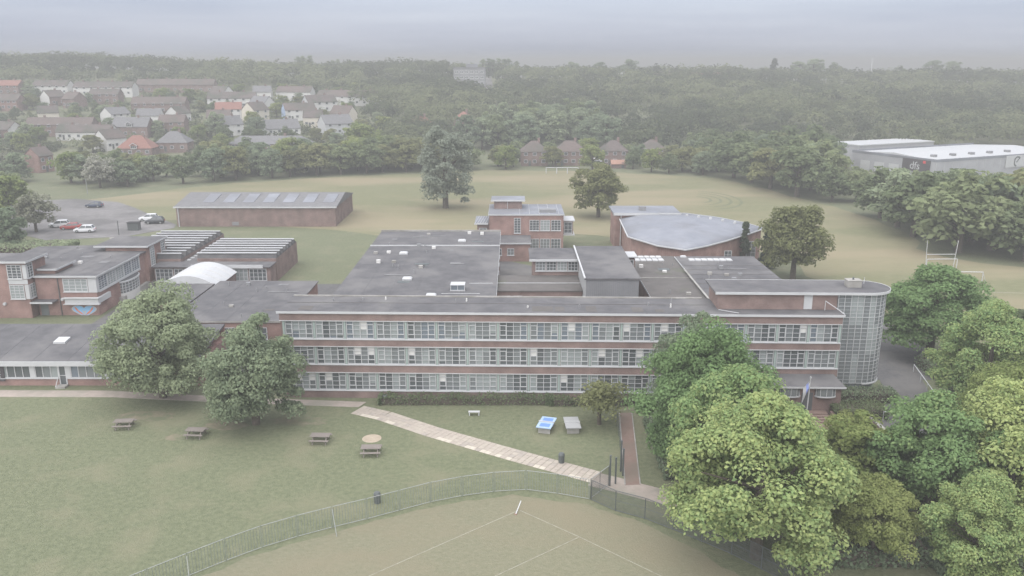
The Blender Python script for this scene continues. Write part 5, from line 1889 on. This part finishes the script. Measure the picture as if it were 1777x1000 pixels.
def tree(key, name, label, x, y, h, rz=None, group=None, spread=1.0, cat='tree'):
    crown, trunk, ph = PROTO[key]
    root = thing(name, label, cat, (x, y, terrain(x, y) - .05), group, random.uniform(0, 6.28) if rz is None else rz)
    s = h / ph
    root.scale = (s * spread, s * spread, s)
    link('trunk', trunk, root)
    link('crown', crown, root)
    return root


NEAR = [
    ('chestnut_a', 'chestnut_tree', 'largest bright chestnut tree in the foreground, nearest the camera', 18.4, 55.5, 11.8, 1.1, .4),
    ('chestnut_b', 'chestnut_tree', 'tall chestnut tree reaching up to the top windows of the long block', 17.3, 70.5, 12.6, .98, 1.7),
    ('chestnut_c', 'chestnut_tree', 'chestnut tree between the tallest chestnut and the foreground one', 18.4, 63.2, 12.2, .98, 3.3),
    ('willow_b', 'leafy_tree', 'darker green tree behind the tallest chestnut', 17.6, 77.0, 11.6, .85, 2.0),
    ('slender', 'slender_tree', 'slender yellow green tree right of the foreground chestnut', 28.2, 62.5, 9.0, 1.3, 0),
    ('chestnut_c', 'chestnut_tree', 'round chestnut tree below the service road', 34.0, 61.5, 10.6, 1.02, 5.1),
    ('chestnut_b', 'chestnut_tree', 'chestnut tree at the lower right edge of the picture', 39.4, 60.0, 11.2, 1.05, 4.4),
    ('chestnut_a', 'chestnut_tree', 'wide chestnut tree at the right edge beside the road', 49.6, 81.5, 11.4, 1.0, 2.6),
    ('lime_a', 'lime_tree', 'bright yellow green tree at the right edge', 45.6, 71.5, 9.4, .95, 1.1),
    ('chestnut_c', 'chestnut_tree', 'dark green tree just right of the glazed stair tower', 52.6, 99.5, 12.0, 1.25, .9),
    ('round_b', 'leafy_tree', 'tree at the right edge between road and playing field', 66.0, 96.0, 10.0, 1.15, .9),
    ('chestnut_b', 'chestnut_tree', 'tree low in the right corner of the foreground', 33.0, 52.5, 7.6, 1.0, 2.4),
    ('lime_a', 'lime_tree', 'small light green tree filling the gap below the slender tree', 26.8, 54.8, 6.6, .95, 4.0),
    ('lime_a', 'lime_tree', 'low light green tree between the two lower right chestnuts', 29.5, 67.5, 6.2, .8, 2.0),
    ('chestnut_c', 'chestnut_tree', 'chestnut at the right edge above the corner tree', 45.5, 64.5, 9.6, 1.0, 3.0),
    ('willow_a', 'willow_tree', 'wide dark drooping tree before the low white building', -38.8, 86.6, 11.6, .98, .5),
    ('willow_b', 'willow_tree', 'tall dark tree with low hanging branches on the lawn', -26.4, 79.6, 10.9, 1.0, 1.5),
    ('sapling', 'young_tree', 'thin young tree beside the grey table tennis table', 9.0, 79.5, 4.9, 1.1, .2),
    ('olive_a', 'olive_green_tree', 'large olive green tree right of the curved hall', 48.0, 138.5, 13.2, .98, .8),
    ('olive_a', 'olive_green_tree', 'airy olive tree standing alone on the playing field', 20.8, 199, 12.8, 1.05, 2.8),
    ('poplar', 'poplar_tree', 'tall silvery green poplar at the centre left of the field', -17.0, 212, 20.8, .98, .3),
    ('cypress', 'cypress_tree', 'pointed dark cypress before the curved hall', 41.6, 146.2, 8.2, .95, 0),
    ('cypress', 'cypress_tree', 'second broader cypress at the right end of the curved hall', 46.0, 147.2, 7.4, 1.35, 1),
    ('blossom', 'blossom_tree', 'pale blossoming tree beside the white cars', -104.5, 180.5, 8.4, 1.0, 1),
]
for key, nm, lb, x, y, h, sp, rz in NEAR:
    tree(key, nm, lb, x, y, h, rz, None, sp)

# clipped and loose hedges
def hedge(name, label, boxes, leaf, dens, mat, seed, cat='hedge'):
    rnd = np.random.default_rng(seed)
    V, F, k = [], [], 0
    core = MB()
    for (x0, x1, y0, y1, z1) in boxes:
        core.box(x0 + .25, x1 - .25, y0 + .25, y1 - .25, -.1, z1 - .3)
        n = int(dens * ((x1 - x0) * (y1 - y0) + 2 * z1 * (x1 - x0 + y1 - y0)))
        p = rnd.uniform(0, 1, (n, 3)) * np.array([x1 - x0, y1 - y0, z1]) + np.array([x0, y0, 0])
        face = rnd.integers(0, 5, n)
        p[face == 0, 1] = y0 + rnd.uniform(-.1, .35, (face == 0).sum())
        p[face == 1, 0] = x0 + rnd.uniform(-.1, .35, (face == 1).sum())
        p[face == 2, 0] = x1 - rnd.uniform(-.1, .35, (face == 2).sum())
        p[face >= 3, 2] = z1 - rnd.uniform(-.12, .3, (face >= 3).sum())
        p[:, 2] += .12 * np.sin(p[:, 0] * 1.7 + seed) * (p[:, 2] > z1 * .6)
        p[:, 2] = np.maximum(p[:, 2], .12)
        nr = rnd.normal(size=(n, 3)) + np.array([0, -.3, .8])
        v, f = leaf_quads(p, nr, leaf, rnd)
        V.append(v)
        F.append(f + k)
        k += len(v)
    root = thing(name, label, cat, (boxes[0][0], boxes[0][2], 0))
    me = fast_mesh('foliage', np.concatenate(V) - np.array([boxes[0][0], boxes[0][2], 0]), np.concatenate(F), mat)
    link('foliage', me, root)
    core.build('stems', 'bark', root)


hedge('hedge', 'long dark hedge along the foot of the three storey block', [(-14.5, 4.0, 84.3, 85.7, .95), (4.2, 15.0, 84.0, 85.4, .9)], .22, 55, 'leaf_mid', 31)
hedge('clipped_hedge', 'clipped rounded hedge between the porch and the service road', [(33.6, 39.2, 80.4, 83.0, 1.25)], .2, 75, 'leaf_mid', 32)
hedge('dark_shrubs', 'dark shrubs around the base of the glazed stair tower', [(35.6, 42.2, 84.8, 87.2, 1.2)], .24, 60, 'leaf_dark', 33)
hedge('shrub_bank', 'dark undergrowth beneath the foreground chestnut trees', [(22.5, 31.0, 54.0, 66.0, 1.6), (31.0, 46.0, 53.0, 67.5, 1.5), (13.6, 19.0, 67.5, 80.0, 1.1)], .34, 22, 'leaf_dark', 34, 'shrubs')
hedge('roadside_shrubs', 'dark shrubs along the right side of the service road', [(49.5, 53.5, 84.0, 97.0, 1.5)], .3, 32, 'leaf_dark', 35, 'shrubs')
hedge('car_park_hedge', 'dark hedge behind the brick wing at the left edge', [(-118, -82.5, 150.0, 156.0, 3.4)], .5, 12, 'leaf_dark', 36)

# ---------------------------------------------------------------- background trees, one by one
rng = random.Random(99)


def scatter(zone, label_by_key, keys, pts, hs, group, spread=(1.0, 1.25)):
    seen = {}
    for (x, y) in sorted(pts, key=lambda p: p[0] / p[1]):
        k = rng.choice(keys)
        h = hs(x, y) * rng.uniform(.86, 1.12)
        n = seen.get(LOOK[k], 0)
        seen[LOOK[k]] = n + 1
        tree(k, NAME[k], ordinal(n) + ' ' + label_by_key[k].replace('tree ', 'tree from the left ', 1).replace('conifer ', 'conifer from the left ', 1), x, y, h, None, group, rng.uniform(*spread))


NAME = dict(round_a='broadleaf_tree', round_b='broadleaf_tree', olive_b='olive_green_tree', dark_a='dark_tree', lime_b='yellow_green_tree', column_a='columnar_tree', conifer_a='conifer_tree', blossom='blossom_tree')
LOOK = dict(round_a='broad mid green tree', round_b='rounded mid green tree', olive_b='olive green tree', dark_a='dark green tree', lime_b='yellow green tree', column_a='slim dark columnar tree', conifer_a='dark pointed conifer', blossom='pale blossoming tree')


def labels(where):
    return {k: v + ' ' + where for k, v in LOOK.items()}


def along(pts, step, depth, jitter=1.5):
    """rows of points behind a line, going back over depth metres"""
    out = []
    for a, b in zip(pts, pts[1:]):
        a, b = Vector(a), Vector(b)
        d = b - a
        nrm = Vector((-d.y, d.x)).normalized()
        k = max(1, int(d.length / step))
        r = 0.0
        while r <= depth:
            for i in range(k):
                p = a + d * ((i + rng.random() * .7) / k) + nrm * (r + rng.uniform(-jitter, jitter))
                out.append((p.x, p.y))
            r += step * .95
    return out


houses_xy = [(hx, hy, w) for (_, _, hx, hy, w, *_r) in HOUSES]


def clear_of_houses(p, front=26, m=1.0):
    x, y = p
    for hx, hy, w in houses_xy:
        az_h, az_p = hx / hy, x / y
        if abs(az_h - az_p) < (w / 2 + 2) / hy and hy - front < y < hy + 6:
            return False
    return True


# belt along the left playing field and the car park
pts = [p for p in along([(-96, 262), (-45, 284), (-12, 294)], 7.6, 24)]
scatter('belt', labels('in the left field belt'), ['round_a', 'round_b', 'dark_a', 'olive_b', 'lime_b'], pts, lambda x, y: 9.6, 'tree belt behind the left playing field')
pts = [p for p in along([(-186, 262), (-140, 262), (-118, 246), (-97, 262)], 9.0, 24) if not (abs(p[0] / p[1] + 161 / 286) < .025 and p[1] < 286)]
scatter('left', labels('beyond the car park'), ['round_a', 'round_b', 'dark_a', 'lime_b', 'olive_b', 'blossom'], pts, lambda x, y: 8.4, 'trees beyond the car park')
pts = [(-112, 176), (-119, 181), (-127, 190), (-136, 198), (-117, 168), (-126, 174), (-134, 182), (-143, 190), (-124, 204), (-140, 212), (-131, 216), (-150, 205), (-112, 162), (-104, 158), (-96, 156), (-121, 158)]
scatter('park', labels('left of the car park'), ['round_a', 'dark_a', 'lime_b', 'olive_b', 'round_b'], pts, lambda x, y: 9.2, 'trees left of the car park')
# belt behind the centre of the field
pts = [p for p in along([(-8, 294), (28, 291), (66, 276)], 8.0, 8) if clear_of_houses(p, 34)]
pts += [(0.5, 299), (14.5, 300), (29, 309), (46, 301), (57, 296), (63, 291), (44, 312), (-4, 302), (3, 316), (28, 318), (15, 320), (58, 310), (66, 302)]
scatter('centre', labels('behind the far goals'), ['round_a', 'dark_a', 'olive_b', 'round_b', 'lime_b'], pts, lambda x, y: 7.4, 'trees behind the centre of the field')


# wood on the right
def right_h(x, y):
    lim = (36 - .1235 * y) / 1.1 if x / y > .385 else 14.0
    return max(3.6, min(13.6, lim))


pts = along([(71, 270), (80, 236), (88, 208), (89, 178), (85, 164), (90, 154), (104, 151), (132, 150)], 10.5, 42, 2.5)
pts = [p for p in pts if not (p[0] / p[1] > .40 and p[1] > 258) and p[0] / p[1] < .70]
scatter('right', labels('in the wood right of the field'), ['round_a', 'round_b', 'dark_a', 'olive_b', 'lime_b', 'round_a'], pts, right_h, 'trees in the wood right of the field', (1.05, 1.35))
pts = [(70 + 9.5 * i + rng.uniform(-2, 2), 286 + 11 * j + rng.uniform(-3, 3)) for i in range(5) for j in range(4)]
scatter('right', labels('at the far wood corner'), ['round_a', 'round_b', 'dark_a', 'olive_b'], pts, lambda x, y: 11.0, 'trees at the corner of the wood', (1.05, 1.3))
# trees between the hillside houses
pts = []
tries = 0
while len(pts) < 100 and tries < 4000:
    tries += 1
    y = rng.uniform(336, 500)
    x = rng.uniform(-.62, -.15) * y
    if clear_of_houses((x, y), 20) and all((x - a) ** 2 + (y - b) ** 2 > 49 for a, b in pts):
        pts.append((x, y))
scatter('hill', labels('between the hillside houses'), ['round_a', 'round_b', 'dark_a', 'olive_b', 'lime_b', 'dark_a'], pts, lambda x, y: 6.6, 'trees between the hillside houses')
tree('dark_a', 'dark_tree', 'round black green tree beside the low white gabled house', -110, 366, 9.5, 1, None, .95)
tree('lime_b', 'yellow_green_tree', 'large bright green tree in front of the white houses', -58, 330, 12.0, 2, None, 1.25)
tree('dark_a', 'dark_tree', 'tall dark tree standing in the middle of the hillside houses', -128, 366, 11.5, 3, None, .9)
tree('dark_a', 'dark_tree', 'dark rounded tree at the left end of the lower terraces', -202, 352, 9.0, 3, None, .9)
# big dark wood in the middle distance
pts = [(rng.uniform(-24, 44), rng.uniform(338, 392)) for _ in range(34)]
pts = [p for p in pts if clear_of_houses(p, 30)]
scatter('mid', labels('in the tall dark wood'), ['dark_a', 'dark_a', 'round_b'], pts, lambda x, y: 13.0, 'tall dark wood at mid distance', (.95, 1.15))
# skyline trees
SKY = [(-21, 'column_a', 3, 13), (-16.8, 'column_a', 3, 13.4), (-13.7, 'column_a', 3, 12.8), (-9.7, 'column_a', 3, 13.6), (-5.7, 'column_a', 3, 13.2), (-2.2, 'column_a', 3, 13.5), (3.1, 'column_a', 3, 12),
       (-149, 'column_a', 0, 13.4), (-153, 'column_a', 0, 12.8), (-144, 'column_a', 0, 13.8), (-128, 'column_a', 0, 11), (-124.5, 'column_a', 0, 11.6),
       (84, 'dark_a', 3, 14), (63, 'dark_a', 3, 12), (43, 'dark_a', 3, 12), (189, 'conifer_a', 5, 14.5), (207, 'dark_a', 5, 14), (217.5, 'dark_a', 5, 16), (233, 'round_a', 5, 12.5), (304, 'dark_a', 6, 16), (317, 'dark_a', 6, 15.5), (281, 'round_a', 6, 11)]
sky_seen = {}
for i, (x, k, dy, h) in enumerate(sorted(SKY)):
    where = 'on the central skyline' if x < 10 and x > -60 else 'on the left skyline' if x < -60 else 'near the hilltop building' if x < 110 else 'on the right skyline'
    n = sky_seen.get((k, where), 0)
    sky_seen[(k, where)] = n + 1
    tree(k, NAME[k], ordinal(n) + ' ' + LOOK[k] + ' from the left ' + where, x, 618 + dy, h, None, 'skyline trees', 1.0 if k == 'column_a' else 1.15)


# ---------------------------------------------------------------- the far wood, beyond counting
def far_wood():
    rnd = np.random.default_rng(5)
    P = []
    y = 330.0
    while y < 720:
        step = 8.2 + (y - 330) * .006
        n = int(1.84 * y / step)
        xs = (np.arange(n) + rnd.uniform(0, .9, n)) * step - .92 * y
        yy = y + rnd.uniform(-.45, .45, n) * step
        P.append(np.stack([xs, yy], 1))
        y += step * .93
    P = np.concatenate(P)
    az = P[:, 0] / P[:, 1]
    keep = np.ones(len(P), bool)
    # the hillside estate, the road, the buildings and their open fronts stay clear
    keep &= ~((az > -.64) & (az < -.14) & (P[:, 1] < np.interp(az, [-.6, -.3, -.2, -.14], [505, 512, 480, 395])))
    keep &= ~((np.abs(P[:, 0] + 22) < 16) & (P[:, 1] > 500) & (P[:, 1] < 570))
    keep &= ~((np.abs(P[:, 0] + 18) < 8) & (P[:, 1] > 510) & (P[:, 1] < 625))
    keep &= ~((P[:, 0] > 67) & (P[:, 0] < 150) & (P[:, 1] > 572) & (P[:, 1] < 620))
    keep &= ~((az > -.08) & (az < .125) & (P[:, 1] < 396))
    keep &= ~((az > .39) & (az < .75) & (P[:, 1] < 345))
    keep &= ~((az > .125) & (az <= .39) & (P[:, 1] < 334))
    P = P[keep]
    P = P[rnd.uniform(0, 1, len(P)) < .82]
    d0 = rnd.normal(size=(6, 240, 3))
    d0 /= np.linalg.norm(d0, axis=2, keepdims=True)
    d0[:, :, 2] = np.where(d0[:, :, 2] < -.25, -d0[:, :, 2], d0[:, :, 2])
    V, F, T = [], [], []
    k = 0
    for i, (x, y) in enumerate(P):
        n = 240 if y < 480 else 150 if y < 620 else 90
        if y > 640:
            n = 60
        d = d0[i % 6, :n]
        zone = .5 + .5 * math.sin(x * .027 + 1.3 * math.sin(y * .021)) * math.cos(y * .034 + .7 * math.sin(x * .017))
        big = np.clip(.75 * zone + .6 * rnd.uniform(0, 1) ** 1.8 - .1, 0, 1)
        pointed = rnd.uniform() < .07
        r = (2.8 + 5.6 * big) * (.5 if pointed else 1)
        hgt = 5.4 + 4.2 * big + rnd.uniform(0, .5)
        rz = hgt * .5
        # lobes give each crown an uneven outline
        lob = 1 + .22 * np.sin(d[:, 0:1] * 4 + i) + .2 * np.cos(d[:, 1:2] * 5 + i * 1.7) + rnd.uniform(-.16, .12, (n, 1))
        p = d * lob * np.array([r, r, rz]) + np.array([x, y, terrain(x, y) + hgt - rz])
        nr = d + np.array([0, 0, .4]) + rnd.normal(size=d.shape) * .35
        v, f = leaf_quads(p, nr, (1.25 if n > 200 else 1.6 if n > 100 else 1.9) * (.75 + .5 * big), rnd)
        V.append(v)
        F.append(f + k)
        k += len(v)
        tn = np.clip(.45 + .3 * math.sin(x * .031 + y * .023) + .2 * math.sin(x * .013 - y * .04) + .25 * (zone - .5) + rnd.normal() * .4 - (.5 if pointed else 0), 0, 1)
        T.append(np.full(len(v), tn))
    o = bpy.data.objects.new('far_wood', fast_mesh('far_wood', np.concatenate(V), np.concatenate(F), 'leaf_wood', np.concatenate(T)))
    col.objects.link(o)
    tag(o, 'broad mass of distant green woodland covering the hills', 'wood', kind='stuff')


far_wood()


def garden_shrubs():
    """bushes and small garden trees too many to count between the hillside houses"""
    rnd = np.random.default_rng(77)
    V, F, T, k, m = [], [], [], 0, 0
    while m < 620:
        y = rnd.uniform(334, 508)
        x = rnd.uniform(-.64, -.15) * y
        inside = False
        for hx, hy, w in houses_xy:
            if abs(x - hx) < w / 2 + 2 and abs(y - hy) < 7:
                inside = True
            if abs(x / y - hx / hy) < (w / 2) / hy and hy - 9 < y < hy and rnd.uniform() < .75:
                inside = True
        if inside:
            continue
        m += 1
        n = 46
        d = rnd.normal(size=(n, 3))
        d /= np.linalg.norm(d, axis=1, keepdims=True)
        d[:, 2] = np.abs(d[:, 2])
        r_, h_ = rnd.uniform(1.2, 3.6), rnd.uniform(1.4, 4.2)
        pnt = d * np.array([r_, r_ * .8, h_]) * rnd.uniform(.7, 1.08, (n, 1)) + np.array([x, y, terrain(x, y)])
        v, f = leaf_quads(pnt, d + np.array([0, 0, .5]) + rnd.normal(size=d.shape) * .4, 1.0, rnd)
        V.append(v)
        F.append(f + k)
        k += len(v)
        T.append(np.full(len(v), np.clip(.5 + rnd.normal() * .4, 0, 1)))
    o = bpy.data.objects.new('garden_shrubs', fast_mesh('garden_shrubs', np.concatenate(V), np.concatenate(F), 'leaf_wood', np.concatenate(T)))
    col.objects.link(o)
    tag(o, 'garden hedges and bushes filling the ground between the hillside houses', 'shrubs', kind='stuff')


garden_shrubs()

# low blue hills on the right horizon
hv, hf = [], []
hx = np.linspace(500, 2500, 60)
for i, x in enumerate(hx):
    z = 27 + 4 * math.sin(i * .21) + 2.5 * math.sin(i * .53 + 1) - 10 * abs(i / 59 - .45)
    hv += [(x, 3600, 0), (x, 3700, z), (x, 3800, 0)]
for i in range(59):
    a = i * 3
    hf += [(a, a + 3, a + 4, a + 1), (a + 1, a + 4, a + 5, a + 2)]
tag(MB().add(hv, hf).build('hills', 'leaf_mid', smooth=True), 'low blue hills on the right hand horizon', 'hills', kind='structure')

# ================================================================== haze volume added to imitate an even pale wash
hz = bpy.data.materials.new('haze')
hz.use_nodes = True
hn, hl = hz.node_tree.nodes, hz.node_tree.links
hn.clear()
ho = hn.new('ShaderNodeOutputMaterial')
hp = hn.new('ShaderNodeVolumePrincipled')
hp.inputs['Color'].default_value = HAZE_COLOR
hp.inputs['Density'].default_value = HAZE_DENSITY
hp.inputs['Density Attribute'].default_value = ''
hp.inputs['Color Attribute'].default_value = ''
hp.inputs['Temperature Attribute'].default_value = ''
hl.new(hp.outputs['Volume'], ho.inputs['Volume'])
hb = MB().box(-3100, 3100, -450, 4400, -2.5, 46.4)
hob = hb.build('haze', hz)
hob['kind'] = 'stuff'
hob['label'] = 'added pale haze imitating an even wash over the view'
hob['category'] = 'haze'
